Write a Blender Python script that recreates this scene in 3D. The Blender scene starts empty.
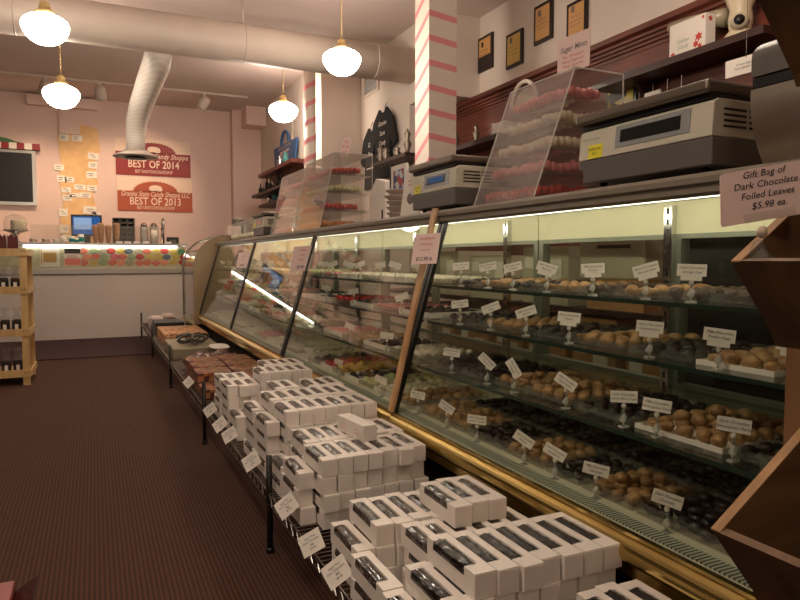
import bpy, bmesh, math, random
from mathutils import Vector, Matrix
rnd = random.Random(7)
sc = bpy.context.scene
col = sc.collection
PI = math.pi

# ---------------------------------------------------------------- camera
cam_d = bpy.data.cameras.new('camera')
cam_d.sensor_width = 36.0
cam_d.lens = 36.0 * 660 / 800
cam_d.clip_start = 0.02
cam = bpy.data.objects.new('camera', cam_d)
col.objects.link(cam)
yaw, pitch = math.radians(24.834), math.radians(3.468)
cam.location = (0, 0, 1.1)
cam.rotation_euler = (PI / 2 - pitch, 0, -yaw)
sc.camera = cam

# ---------------------------------------------------------------- world + exposure
w = bpy.data.worlds.new('world')
sc.world = w
w.use_nodes = True
w.node_tree.nodes['Background'].inputs[0].default_value = (0.02, 0.018, 0.016, 1)
w.node_tree.nodes['Background'].inputs[1].default_value = 0.2
sc.view_settings.view_transform = 'Standard'
sc.view_settings.look = 'None'
sc.view_settings.exposure = 2.25
sc.view_settings.gamma = 1.0
sc.view_settings.use_curve_mapping = False
sc.cycles.max_bounces = 10
sc.cycles.transparent_max_bounces = 40
sc.cycles.sample_clamp_indirect = 6.0
PENDANT = 10.0       # radiance of the pendant globes
TUBE = 4.2          # radiance of the tubes in the display cases

# ---------------------------------------------------------------- materials
def newmat(name):
    m = bpy.data.materials.new(name)
    m.use_nodes = True
    nt = m.node_tree
    return m, nt, nt.nodes['Principled BSDF']

def lin(c):
    def f(v):
        v = v / 255.0
        return v / 12.92 if v <= 0.04045 else ((v + 0.055) / 1.055) ** 2.4
    return (f(c[0]), f(c[1]), f(c[2]), 1)

def mat(name, c, rough=0.6, metal=0.0, noise=0.0, nscale=20.0, bump=0.0, coat=0.0, emis=0.0, stretch=None):
    m, nt, b = newmat(name)
    c = lin(c)
    b.inputs['Base Color'].default_value = c
    b.inputs['Roughness'].default_value = rough
    b.inputs['Metallic'].default_value = metal
    if coat:
        b.inputs['Coat Weight'].default_value = coat
        b.inputs['Coat Roughness'].default_value = 0.1
    if emis:
        b.inputs['Emission Color'].default_value = c
        b.inputs['Emission Strength'].default_value = emis
    tc = nt.nodes.new('ShaderNodeTexCoord')
    mp = nt.nodes.new('ShaderNodeMapping')
    nt.links.new(tc.outputs['Object'], mp.inputs['Vector'])
    if stretch:
        mp.inputs['Scale'].default_value = stretch
    n = nt.nodes.new('ShaderNodeTexNoise')
    n.inputs['Scale'].default_value = nscale
    n.inputs['Detail'].default_value = 4
    nt.links.new(mp.outputs['Vector'], n.inputs['Vector'])
    if noise:
        r = nt.nodes.new('ShaderNodeValToRGB')
        k0, k1 = 1 - noise, 1 + noise * 0.6
        r.color_ramp.elements[0].position = 0.3
        r.color_ramp.elements[1].position = 0.7
        r.color_ramp.elements[0].color = (c[0] * k0, c[1] * k0, c[2] * k0, 1)
        r.color_ramp.elements[1].color = (min(1, c[0] * k1), min(1, c[1] * k1), min(1, c[2] * k1), 1)
        nt.links.new(n.outputs['Fac'], r.inputs['Fac'])
        nt.links.new(r.outputs['Color'], b.inputs['Base Color'])
    if bump:
        bp = nt.nodes.new('ShaderNodeBump')
        bp.inputs['Strength'].default_value = bump
        bp.inputs['Distance'].default_value = 0.01
        nt.links.new(n.outputs['Fac'], bp.inputs['Height'])
        nt.links.new(bp.outputs['Normal'], b.inputs['Normal'])
    return m

def glass(name, tint=(1, 1, 1), gloss=0.04, haze=0.0, hazecol=(0.8, 0.8, 0.8), ior=1.5):
    """Thin pane: clear transmission, fresnel reflection, an optional share of haze as flat diffuse colour."""
    m = bpy.data.materials.new(name)
    m.use_nodes = True
    nt = m.node_tree
    nt.nodes.clear()
    out = nt.nodes.new('ShaderNodeOutputMaterial')
    t = nt.nodes.new('ShaderNodeBsdfTransparent')
    t.inputs[0].default_value = (*tint, 1)
    g = nt.nodes.new('ShaderNodeBsdfGlossy')
    g.inputs['Roughness'].default_value = gloss
    # Schlick reflectance from |N.I|, the same on both faces of the pane
    ge = nt.nodes.new('ShaderNodeNewGeometry')
    dp = nt.nodes.new('ShaderNodeVectorMath'); dp.operation = 'DOT_PRODUCT'
    nt.links.new(ge.outputs['Normal'], dp.inputs[0]); nt.links.new(ge.outputs['Incoming'], dp.inputs[1])
    def mth(op, x, y=None, z=None):
        q = nt.nodes.new('ShaderNodeMath'); q.operation = op
        for i_, v_ in enumerate((x, y, z)):
            if v_ is None: continue
            if isinstance(v_, (int, float)): q.inputs[i_].default_value = v_
            else: nt.links.new(v_, q.inputs[i_])
        return q.outputs[0]
    om = mth('SUBTRACT', 1.0, mth('ABSOLUTE', dp.outputs['Value']))
    p5 = mth('POWER', om, 5.0)
    fr = mth('MULTIPLY_ADD', p5, 0.97, 0.03)
    mx = nt.nodes.new('ShaderNodeMixShader')
    nt.links.new(fr, mx.inputs[0])
    nt.links.new(t.outputs[0], mx.inputs[1])
    nt.links.new(g.outputs[0], mx.inputs[2])
    last = mx
    if haze:
        d = nt.nodes.new('ShaderNodeBsdfDiffuse')
        d.inputs[0].default_value = (*hazecol, 1)
        m2 = nt.nodes.new('ShaderNodeMixShader')
        m2.inputs[0].default_value = haze
        nt.links.new(mx.outputs[0], m2.inputs[1])
        nt.links.new(d.outputs[0], m2.inputs[2])
        last = m2
    nt.links.new(last.outputs[0], out.inputs[0])
    return m

def emit(name, c, s):
    m = bpy.data.materials.new(name)
    m.use_nodes = True
    nt = m.node_tree
    nt.nodes.clear()
    out = nt.nodes.new('ShaderNodeOutputMaterial')
    e = nt.nodes.new('ShaderNodeEmission')
    e.inputs[0].default_value = (*c, 1)
    e.inputs[1].default_value = s
    nt.links.new(e.outputs[0], out.inputs[0])
    return m

def wood(name, c0, c1, axis='Y', rough=0.4, scale=9.0, coat=0.2):
    m, nt, b = newmat(name)
    tc = nt.nodes.new('ShaderNodeTexCoord')
    mp = nt.nodes.new('ShaderNodeMapping')
    s = {'X': (0.12, 1, 1), 'Y': (1, 0.12, 1), 'Z': (1, 1, 0.12)}[axis]
    mp.inputs['Scale'].default_value = s
    n = nt.nodes.new('ShaderNodeTexNoise')
    n.inputs['Scale'].default_value = scale * 4
    n.inputs['Detail'].default_value = 6
    n.inputs['Distortion'].default_value = 0.6
    r = nt.nodes.new('ShaderNodeValToRGB')
    r.color_ramp.elements[0].position = 0.35
    r.color_ramp.elements[1].position = 0.68
    r.color_ramp.elements[0].color = lin(c0)
    r.color_ramp.elements[1].color = lin(c1)
    nt.links.new(tc.outputs['Object'], mp.inputs['Vector'])
    nt.links.new(mp.outputs['Vector'], n.inputs['Vector'])
    nt.links.new(n.outputs['Fac'], r.inputs['Fac'])
    nt.links.new(r.outputs['Color'], b.inputs['Base Color'])
    b.inputs['Roughness'].default_value = rough
    b.inputs['Coat Weight'].default_value = coat
    return m

def voronoi_mat(name, cols, scale=30.0, rough=0.5, stretch=(1, 1, 1)):
    m, nt, b = newmat(name)
    tc = nt.nodes.new('ShaderNodeTexCoord')
    mp = nt.nodes.new('ShaderNodeMapping')
    mp.inputs['Scale'].default_value = stretch
    v = nt.nodes.new('ShaderNodeTexVoronoi')
    v.inputs['Scale'].default_value = scale
    sp = nt.nodes.new('ShaderNodeSeparateColor')
    r = nt.nodes.new('ShaderNodeValToRGB')
    r.color_ramp.interpolation = 'CONSTANT'
    els = r.color_ramp.elements
    els[0].position = 0
    els[0].color = lin(cols[0])
    els[1].position = 1.0 / len(cols)
    els[1].color = lin(cols[1])
    for i in range(2, len(cols)):
        e = els.new(i / len(cols))
        e.color = lin(cols[i])
    nt.links.new(tc.outputs['Object'], mp.inputs['Vector'])
    nt.links.new(mp.outputs['Vector'], v.inputs['Vector'])
    nt.links.new(v.outputs['Color'], sp.inputs[0])
    nt.links.new(sp.outputs[0], r.inputs['Fac'])
    nt.links.new(r.outputs['Color'], b.inputs['Base Color'])
    b.inputs['Roughness'].default_value = rough
    return m

def carpet_mat(name, ca, cb, pitch=0.016):
    m, nt, b = newmat(name)
    tc = nt.nodes.new('ShaderNodeTexCoord')
    sx = nt.nodes.new('ShaderNodeSeparateXYZ')
    nt.links.new(tc.outputs['Object'], sx.inputs[0])
    def wave(out, p, ph=0.0):
        a = nt.nodes.new('ShaderNodeMath'); a.operation = 'MULTIPLY_ADD'
        a.inputs[1].default_value = 2 * PI / p; a.inputs[2].default_value = ph
        nt.links.new(out, a.inputs[0])
        s = nt.nodes.new('ShaderNodeMath'); s.operation = 'SINE'
        nt.links.new(a.outputs[0], s.inputs[0])
        return s.outputs[0]
    wx, wy = wave(sx.outputs[0], pitch), wave(sx.outputs[1], pitch * 0.75)
    mul = nt.nodes.new('ShaderNodeMath'); mul.operation = 'MULTIPLY'
    nt.links.new(wx, mul.inputs[0]); nt.links.new(wy, mul.inputs[1])
    ad = nt.nodes.new('ShaderNodeMath'); ad.operation = 'MULTIPLY_ADD'
    ad.inputs[1].default_value = 1.4
    nt.links.new(wx, ad.inputs[0]); nt.links.new(mul.outputs[0], ad.inputs[2])
    n = nt.nodes.new('ShaderNodeTexNoise'); n.inputs['Scale'].default_value = 260
    nt.links.new(tc.outputs['Object'], n.inputs['Vector'])
    a3 = nt.nodes.new('ShaderNodeMath'); a3.operation = 'MULTIPLY_ADD'; a3.inputs[1].default_value = 2.0
    nt.links.new(n.outputs['Fac'], a3.inputs[0]); nt.links.new(ad.outputs[0], a3.inputs[2])
    mr = nt.nodes.new('ShaderNodeMapRange')
    mr.inputs[1].default_value = -1.2; mr.inputs[2].default_value = 3.0
    nt.links.new(a3.outputs[0], mr.inputs[0])
    r = nt.nodes.new('ShaderNodeValToRGB')
    r.color_ramp.elements[0].color = lin(ca)
    r.color_ramp.elements[1].color = lin(cb)
    nt.links.new(mr.outputs[0], r.inputs['Fac'])
    nt.links.new(r.outputs['Color'], b.inputs['Base Color'])
    b.inputs['Roughness'].default_value = 0.95
    bp = nt.nodes.new('ShaderNodeBump'); bp.inputs['Strength'].default_value = 0.5; bp.inputs['Distance'].default_value = 0.003
    nt.links.new(mr.outputs[0], bp.inputs['Height']); nt.links.new(bp.outputs['Normal'], b.inputs['Normal'])
    return m

def stripe_mat(name, ca, cb, axis, pitch, duty=0.5, rough=0.5, slant=0.0):
    """hard stripes across one axis (vents, gratings, slat grooves, candy stripes)"""
    m, nt, b = newmat(name)
    tc = nt.nodes.new('ShaderNodeTexCoord')
    sx = nt.nodes.new('ShaderNodeSeparateXYZ')
    nt.links.new(tc.outputs['Object'], sx.inputs[0])
    a = nt.nodes.new('ShaderNodeMath'); a.operation = 'MULTIPLY'; a.inputs[1].default_value = 1 / pitch
    nt.links.new(sx.outputs[axis], a.inputs[0])
    f = nt.nodes.new('ShaderNodeMath'); f.operation = 'FRACT'
    nt.links.new(a.outputs[0], f.inputs[0])
    g = nt.nodes.new('ShaderNodeMath'); g.operation = 'LESS_THAN'; g.inputs[1].default_value = duty
    nt.links.new(f.outputs[0], g.inputs[0])
    mx = nt.nodes.new('ShaderNodeMix'); mx.data_type = 'RGBA'
    mx.inputs[6].default_value = lin(ca); mx.inputs[7].default_value = lin(cb)
    nt.links.new(g.outputs[0], mx.inputs[0])
    nt.links.new(mx.outputs[2], b.inputs['Base Color'])
    b.inputs['Roughness'].default_value = rough
    return m

M = {}
M['wall'] = mat('wall_paint', (226, 198, 188), 0.8, noise=0.04, nscale=1.2, bump=0.03)
M['wallr'] = mat('right_wall_paint', (222, 208, 196), 0.8, noise=0.04, nscale=1.5)
M['ceil'] = mat('ceiling_paint', (205, 186, 178), 0.9, noise=0.03, nscale=1.0)
M['duct'] = mat('duct_paint', (204, 188, 176), 0.45, noise=0.05, nscale=6)
M['duct_flex'] = stripe_mat('flexible_duct', (206, 194, 184), (214, 204, 194), 2, 0.03, 0.4, 0.5)
M['carpet'] = carpet_mat('ribbed_carpet', (32, 13, 8), (92, 53, 33))
M['mat'] = carpet_mat('floor_mat', (52, 24, 26), (72, 38, 38), 0.02)
M['counter'] = mat('counter_laminate', (214, 200, 190), 0.5, noise=0.03, nscale=2)
M['steel'] = mat('brushed_steel', (190, 184, 176), 0.3, 1.0, noise=0.1, nscale=8, stretch=(1, 20, 20))
M['chrome'] = mat('chrome', (215, 215, 212), 0.12, 1.0)
M['brass'] = mat('polished_brass', (224, 198, 124), 0.24, 1.0, noise=0.08, nscale=5)
M['brassd'] = mat('lamp_brass', (206, 176, 122), 0.4, 0.7)
M['black'] = mat('black_plastic', (22, 20, 19), 0.4)
M['blackm'] = mat('black_metal', (30, 26, 24), 0.35, 0.3)
M['trim'] = mat('taupe_trim', (128, 118, 104), 0.4, noise=0.04)
M['base'] = mat('dark_base', (40, 28, 22), 0.6)
M['deck'] = mat('cream_deck', (212, 206, 180), 0.4, noise=0.03, nscale=3)
M['header'] = mat('cream_header', (246, 240, 206), 0.5)
M['greenframe'] = mat('door_frame', (142, 144, 130), 0.35, 0.3)
M['grate'] = stripe_mat('vent_grate', (70, 74, 64), (196, 200, 178), 1, 0.011, 0.5, 0.4)
M['glass'] = glass('case_glass', (0.94, 0.95, 0.93), 0.0)
M['glassend'] = glass('rear_door_glass', (0.95, 0.96, 0.93), 0.0)
M['shelfglass'] = glass('shelf_glass', (0.91, 0.94, 0.91), 0.02, 0.012, (0.5, 0.55, 0.5))
M['shelfedge'] = mat('shelf_glass_edge', (40, 58, 48), 0.15)
M['acrylic'] = glass('acrylic', (0.94, 0.93, 0.92), 0.02, 0.035, (0.85, 0.78, 0.74))
M['acrylicf'] = glass('acrylic_front', (0.94, 0.93, 0.92), 0.01, 0.13, (0.80, 0.70, 0.66))
M['clear'] = glass('clear_plastic', (0.95, 0.95, 0.93), 0.03, 0.05, (0.9, 0.88, 0.82))
M['clip'] = glass('clip_plastic', (0.95, 0.95, 0.92), 0.05, 0.38, (0.92, 0.9, 0.84))
M['lens'] = emit('baffle_glow', (1.0, 0.95, 0.74), 0.9)  # self-glow for the plate added under the case tubes
M['film'] = mat('candy_film', (50, 38, 28), 0.18, noise=0.85, nscale=110, bump=1.0, coat=0.6, stretch=(1, 0.3, 1))
M['filmd'] = mat('dark_candy_film', (12, 10, 9), 0.2, noise=0.7, nscale=90, bump=1.0, coat=0.6, stretch=(1, 0.25, 1))
M['carton'] = mat('white_carton', (236, 226, 216), 0.6, noise=0.03, nscale=12)
M['paper'] = mat('paper', (240, 232, 220), 0.7)
M['pinkpaper'] = mat('pink_paper', (236, 208, 200), 0.7)
M['ink'] = mat('black_ink', (30, 26, 26), 0.7)
M['redink'] = mat('red_ink', (196, 66, 52), 0.7)
M['greyink'] = mat('grey_ink', (120, 108, 104), 0.7)
M['whiteink'] = mat('white_ink', (244, 232, 222), 0.7)
M['ban_red'] = mat('banner_red', (142, 36, 38), 0.5, noise=0.06, nscale=3)
M['ban_org'] = mat('banner_orange', (176, 82, 52), 0.5, noise=0.06, nscale=3)
M['ban_wht'] = mat('banner_cream', (238, 210, 192), 0.6, noise=0.04, nscale=3)
M['mahog'] = wood('mahogany', (92, 42, 28), (120, 58, 40), 'Y', 0.5, 3, 0.05)
M['pewter'] = mat('pewter', (130, 120, 106), 0.4, 0.8)
M['platesteel'] = mat('plate_steel', (120, 108, 94), 0.4, 0.7, noise=0.1, nscale=8, stretch=(1, 20, 20))
M['dimreflect'] = wood('dim_reflection_wood', (58, 40, 30), (84, 60, 44), 'Z', 0.6, 3, 0.0)  # made-up dark finish, dims the unseen left wall's reflection in the case glass
M['mahogd'] = wood('dark_mahogany', (44, 20, 15), (62, 30, 22), 'Y', 0.5, 4, 0.05)
M['pine'] = wood('pine', (196, 156, 100), (222, 186, 130), 'Z', 0.5, 3)
M['oak'] = wood('bin_oak', (80, 56, 32), (118, 84, 50), 'X', 0.65, 5, 0.0)
M['oakp'] = wood('bin_post_oak', (100, 70, 42), (134, 94, 58), 'Z', 0.65, 5, 0.0)
M['oakedge'] = wood('bin_oak_edge', (144, 106, 68), (176, 134, 90), 'X', 0.7, 6, 0.0)
M['strip'] = wood('wood_strip', (180, 136, 90), (220, 178, 126), 'Z', 0.5, 4)
M['candy_w'] = mat('candy_cane_white', (232, 220, 208), 0.5, noise=0.02)
M['candy_p'] = mat('candy_cane_pink', (232, 150, 154), 0.5)
M['sc_grey'] = mat('scale_dark_grey', (92, 86, 80), 0.5)
M['sc_beige'] = mat('scale_beige', (196, 188, 168), 0.5)
M['sc_panel'] = mat('scale_panel', (140, 142, 140), 0.4)
M['lcd'] = mat('lcd_window', (30, 44, 66), 0.15, coat=0.6)
M['lcdoff'] = mat('lcd_off', (26, 28, 30), 0.15, coat=0.6)
M['yellow'] = mat('yellow_sticker', (232, 220, 40), 0.6)
M['milk'] = mat('milk_chocolate', (178, 136, 88), 0.4, noise=0.25, nscale=60, bump=0.3)
M['dark'] = mat('dark_chocolate', (44, 27, 19), 0.42, noise=0.3, nscale=60, bump=0.4)
M['darkb'] = mat('nutty_dark_chocolate', (84, 62, 46), 0.4, noise=0.5, nscale=140, bump=0.7)
M['white_c'] = mat('white_confection', (232, 222, 196), 0.5, noise=0.08, nscale=60)
M['green_c'] = mat('pale_green_confection', (206, 208, 150), 0.5, noise=0.08, nscale=60)
M['pink_c'] = mat('pink_confection', (222, 138, 138), 0.5, noise=0.1, nscale=60)
M['red_c'] = mat('red_confection', (196, 62, 50), 0.5, noise=0.2, nscale=80)
M['orange_c'] = mat('orange_confection', (208, 130, 58), 0.5, noise=0.2, nscale=80)
M['gold_f'] = mat('gold_foil', (226, 186, 84), 0.25, 0.9, bump=0.6, nscale=60)
M['red_f'] = mat('red_foil', (206, 44, 36), 0.25, 0.7, bump=0.6, nscale=60)
M['wire'] = mat('wire_chrome', (150, 144, 138), 0.25, 1.0)
M['kraft'] = mat('kraft_carton', (186, 138, 92), 0.75, noise=0.06, nscale=8)
M['bluesign'] = mat('blue_sign', (54, 96, 146), 0.5)
M['shirt'] = mat('black_cotton', (26, 21, 20), 0.9, noise=0.2, nscale=30, bump=0.2)
M['tan'] = mat('aged_plaster', (232, 190, 138), 0.85, noise=0.12, nscale=9, bump=0.4)
M['bagred'] = mat('maroon_bag', (92, 26, 26), 0.4, noise=0.15, nscale=20)
M['globe'] = emit('pendant_globe_glass', (1.0, 0.86, 0.70), PENDANT)
M['tube'] = emit('fluorescent_tube', (1.0, 0.93, 0.66), TUBE)
M['tubec'] = emit('counter_strip_light', (1.0, 0.93, 0.80), 2.6)
M['spot'] = emit('spot_bulb', (1.0, 0.8, 0.6), 6.0)
M['screen'] = emit('monitor_screen', (0.05, 0.18, 0.5), 0.12)
M['screenw'] = emit('monitor_window', (0.4, 0.55, 0.8), 0.15)

# ---------------------------------------------------------------- mesh helpers
def B():
    return bmesh.new()

def box(bm, x0, x1, y0, y1, z0, z1, mi=0):
    v = [bm.verts.new(p) for p in ((x0, y0, z0), (x1, y0, z0), (x1, y1, z0), (x0, y1, z0), (x0, y0, z1), (x1, y0, z1), (x1, y1, z1), (x0, y1, z1))]
    for f in ((0, 3, 2, 1), (4, 5, 6, 7), (0, 1, 5, 4), (1, 2, 6, 5), (2, 3, 7, 6), (3, 0, 4, 7)):
        bm.faces.new([v[i] for i in f]).material_index = mi
    return bm

def prism(bm, poly, axis, a, b, mi=0):
    """poly in the two other axes (in x,y,z order), extruded from a to b along axis"""
    def P(p, t):
        if axis == 'x': return (t, p[0], p[1])
        if axis == 'y': return (p[0], t, p[1])
        return (p[0], p[1], t)
    va = [bm.verts.new(P(p, a)) for p in poly]
    vb = [bm.verts.new(P(p, b)) for p in poly]
    n = len(poly)
    fs = [bm.faces.new(va), bm.faces.new(vb[::-1])]
    for i in range(n):
        fs.append(bm.faces.new((va[i], vb[i], vb[(i + 1) % n], va[(i + 1) % n])))
    for f in fs: f.material_index = mi
    bmesh.ops.recalc_face_normals(bm, faces=fs)
    return bm

def tube(bm, pts, r, n=8, mi=0, caps=True):
    pts = [Vector(p) for p in pts]
    rings = []
    for i, p in enumerate(pts):
        d = (pts[min(i + 1, len(pts) - 1)] - pts[max(i - 1, 0)]).normalized()
        a = d.cross(Vector((0, 0, 1)))
        if a.length < 1e-3: a = d.cross(Vector((0, 1, 0)))
        a.normalize(); b = d.cross(a)
        rr = r[i] if isinstance(r, (list, tuple)) else r
        rings.append([bm.verts.new(p + (a * math.cos(2 * PI * k / n) + b * math.sin(2 * PI * k / n)) * rr) for k in range(n)])
    fs = []
    for i in range(len(rings) - 1):
        for k in range(n):
            fs.append(bm.faces.new((rings[i][k], rings[i][(k + 1) % n], rings[i + 1][(k + 1) % n], rings[i + 1][k])))
    if caps:
        fs.append(bm.faces.new(rings[0][::-1])); fs.append(bm.faces.new(rings[-1]))
    for f in fs: f.material_index = mi; f.smooth = n > 6
    return bm

def lathe(bm, prof, c=(0, 0, 0), n=24, mi=0, sq=1.0):
    """prof: list of (radius, z)"""
    rings = []
    for r, z in prof:
        r = max(r, 1e-4)
        rings.append([bm.verts.new((c[0] + r * math.cos(2 * PI * k / n), c[1] + r * sq * math.sin(2 * PI * k / n), c[2] + z)) for k in range(n)])
    fs = []
    for i in range(len(rings) - 1):
        for k in range(n):
            fs.append(bm.faces.new((rings[i][k], rings[i][(k + 1) % n], rings[i + 1][(k + 1) % n], rings[i + 1][k])))
    fs.append(bm.faces.new(rings[0][::-1])); fs.append(bm.faces.new(rings[-1]))
    for f in fs: f.material_index = mi; f.smooth = True
    bmesh.ops.recalc_face_normals(bm, faces=fs)
    return bm

def blob(bm, c, r, seg=8, jit=0.0, mi=0):
    """ellipsoid lump; r = (rx, ry, rz)"""
    ret = bmesh.ops.create_uvsphere(bm, u_segments=seg, v_segments=max(4, seg * 2 // 3), radius=1)
    for v in ret['verts']:
        k = 1 + (rnd.random() - 0.5) * jit
        v.co = Vector((c[0] + v.co.x * r[0] * k, c[1] + v.co.y * r[1] * k, c[2] + v.co.z * r[2] * k))
        for f in v.link_faces: f.smooth = True; f.material_index = mi
    return bm

def xf(bm, mtx, verts=None):
    bmesh.ops.transform(bm, matrix=mtx, verts=verts or bm.verts[:])
    return bm

def rootloc(o):
    p = Vector((0, 0, 0))
    while o is not None:
        p += o.location; o = o.parent
    return p

def part(name, bm, m, parent=None, label=None, bevel=0.0):
    """link bm (in world coordinates) as one object; children are stored relative to their parents"""
    me = bpy.data.meshes.new(name)
    if parent is not None:
        off = rootloc(parent)
    else:
        xs = [v.co for v in bm.verts]
        off = Vector(((min(v.x for v in xs) + max(v.x for v in xs)) / 2, (min(v.y for v in xs) + max(v.y for v in xs)) / 2, min(v.z for v in xs)))
    for v in bm.verts: v.co -= off
    bm.to_mesh(me); bm.free()
    o = bpy.data.objects.new(name, me)
    col.objects.link(o)
    for mm in (m if isinstance(m, (list, tuple)) else [m]): me.materials.append(mm)
    if parent is not None: o.parent = parent
    else: o.location = off
    if bevel:
        md = o.modifiers.new('bevel', 'BEVEL'); md.width = bevel; md.segments = 2; md.limit_method = 'ANGLE'
    if label: o['label'] = label
    return o

def tag(o, label, cat, group=None, kind=None):
    o['label'] = label; o['category'] = cat
    if group: o['group'] = group
    if kind: o['kind'] = kind
    return o

def thing(name, loc, label, cat, group=None):
    o = bpy.data.objects.new(name, None)
    o.empty_display_size = 0.05
    col.objects.link(o); o.location = loc
    return tag(o, label, cat, group)

def struct(name, bm, m, parent=None):
    o = part(name, bm, m, parent)
    if parent is None: o['kind'] = 'structure'
    return o

def dup(root, loc, rotz=None, label=None, group=None, skip=()):
    r = root.copy(); col.objects.link(r); r.location = loc
    if rotz is not None: r.rotation_euler = (0, 0, rotz)
    if label: r['label'] = label
    if group: r['group'] = group
    def rec(src, dst):
        for ch in list(src.children):
            if ch.name.split('.')[0] in skip: continue
            c = ch.copy(); col.objects.link(c); c.parent = dst
            rec(ch, c)
    rec(root, r)
    return r

def frame(o, xdir, ydir):
    x = Vector(xdir).normalized(); y = Vector(ydir)
    y = (y - x * y.dot(x)).normalized(); z = x.cross(y)
    m = Matrix((x, y, z)).transposed().to_4x4(); m.translation = Vector(o)
    return m

_tc = {}
def textbm(s, size, mtx, shear=0.0, width=None, bold=0.0):
    """text as a thin raised mesh, centred on the frame's origin"""
    cu = bpy.data.curves.new('t', 'FONT')
    cu.body = s; cu.size = 1.0; cu.align_x = 'CENTER'; cu.align_y = 'CENTER'; cu.shear = shear
    cu.resolution_u = 2; cu.extrude = 0.004; cu.offset = bold
    o = bpy.data.objects.new('t', cu); col.objects.link(o)
    dg = bpy.context.evaluated_depsgraph_get()
    me = bpy.data.meshes.new_from_object(o.evaluated_get(dg))
    bm = bmesh.new(); bm.from_mesh(me)
    bpy.data.objects.remove(o); bpy.data.curves.remove(cu); bpy.data.meshes.remove(me)
    sx = size
    if width and bm.verts:
        w0 = max(v.co.x for v in bm.verts) - min(v.co.x for v in bm.verts)
        sx = width / max(w0, 1e-6)
    for v in bm.verts: v.co = Vector((v.co.x * sx, v.co.y * size, v.co.z * 0.1 * size))
    bm.transform(mtx)
    return bm

def merge(a, b, mi=None):
    me = bpy.data.meshes.new('m'); b.to_mesh(me); b.free()
    n0 = len(a.faces)
    a.from_mesh(me); bpy.data.meshes.remove(me)
    if mi is not None:
        a.faces.ensure_lookup_table()
        for i in range(n0, len(a.faces)): a.faces[i].material_index = mi
    return a

def lines(texts, size, mtx, gap=1.25, shear=0.0, width=None, bold=0.0):
    bm = B(); n = len(texts)
    for i, s in enumerate(texts):
        if not s: continue
        t = mtx @ Matrix.Translation((0, ((n - 1) / 2 - i) * size * gap, 0.0008))
        merge(bm, textbm(s, size, t, shear, None, bold))
    return bm

def sheet(bm, mtx, w_, h_, t=0.001, mi=0, r=0.0):
    """thin card centred on the frame"""
    c = [(-w_ / 2, -h_ / 2), (w_ / 2, -h_ / 2), (w_ / 2, h_ / 2), (-w_ / 2, h_ / 2)]
    if r:
        p = []
        for (cx, cy, a0) in ((w_ / 2 - r, -h_ / 2 + r, -90), (w_ / 2 - r, h_ / 2 - r, 0), (-w_ / 2 + r, h_ / 2 - r, 90), (-w_ / 2 + r, -h_ / 2 + r, 180)):
            for k in range(4):
                a = math.radians(a0 + 30 * k); p.append((cx + r * math.cos(a), cy + r * math.sin(a)))
        c = p
    n0 = len(bm.verts)
    prism(bm, c, 'z', -t, 0, mi)
    bm.verts.ensure_lookup_table()
    bmesh.ops.transform(bm, matrix=mtx, verts=bm.verts[n0:])
    return bm

ORD = ['first', 'second', 'third', 'fourth', 'fifth', 'sixth', 'seventh', 'eighth', 'ninth', 'tenth', 'eleventh', 'twelfth', 'thirteenth', 'fourteenth', 'fifteenth', 'sixteenth', 'seventeenth', 'eighteenth', 'nineteenth', 'twentieth', 'twenty-first', 'twenty-second', 'twenty-third', 'twenty-fourth']
for _k in range(25, 60): ORD.append('%dth' % _k)
# ================================================================ THE ROOM
CEIL = 3.6
struct('floor', box(B(), -5, 3.9, -4, 11.7, -0.1, 0), M['carpet'])
struct('floor_mat', box(B(), -5, 0.62, 8.15, 10.1, 0.0, 0.012), M['mat'])
struct('ceiling', box(B(), -5, 3.9, -4, 11.7, CEIL, CEIL + 0.1), M['ceil'])
struct('wall_far', box(B(), -5, 2.15, 11.5, 11.7, 0, CEIL), M['wall'])
struct('wall_far_right', box(B(), 2.15, 2.62, 11.3, 11.7, 0, CEIL), M['wall'])
struct('wall_left', box(B(), -5.1, -5, -4, 11.7, 0, CEIL), M['dimreflect'])
struct('wall_near', box(B(), -5, 3.9, -4.1, -4, 0, CEIL), M['wall'])
struct('wall_right_far', box(B(), 2.62, 3.9, 8.0, 11.5, 0, CEIL), M['wallr'])
bm = B(); box(bm, 3.15, 3.9, 6.56, 8.0, 0, 2.78); box(bm, 3.15, 3.9, 6.0, 8.0, 2.78, CEIL)
struct('wall_right_middle', bm, M['wallr'])
struct('wall_right', box(B(), 3.69, 3.9, -4, 6.56, 0, CEIL), M['wallr'])
struct('trim_1', box(B(), 2.3, 2.66, 10.9, 11.3, 3.3, CEIL), M['wall'])
# wood panelling with its crown on the right wall
bm = B()
for k in range(14):
    box(bm, 3.665, 3.69, -3.9, 6.55, 0.02 + k * 0.186, 0.2 + k * 0.186)
struct('panelling_right', bm, M['mahog'])
bm = B()
prism(bm, [(3.69, 2.62), (3.66, 2.62), (3.66, 2.645), (3.645, 2.65), (3.645, 2.67), (3.63, 2.675), (3.63, 2.695), (3.61, 2.70), (3.61, 2.72), (3.575, 2.735), (3.575, 2.775), (3.69, 2.775)], 'y', -3.9, 6.55)
struct('trim_2', bm, M['mahog'])

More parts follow.
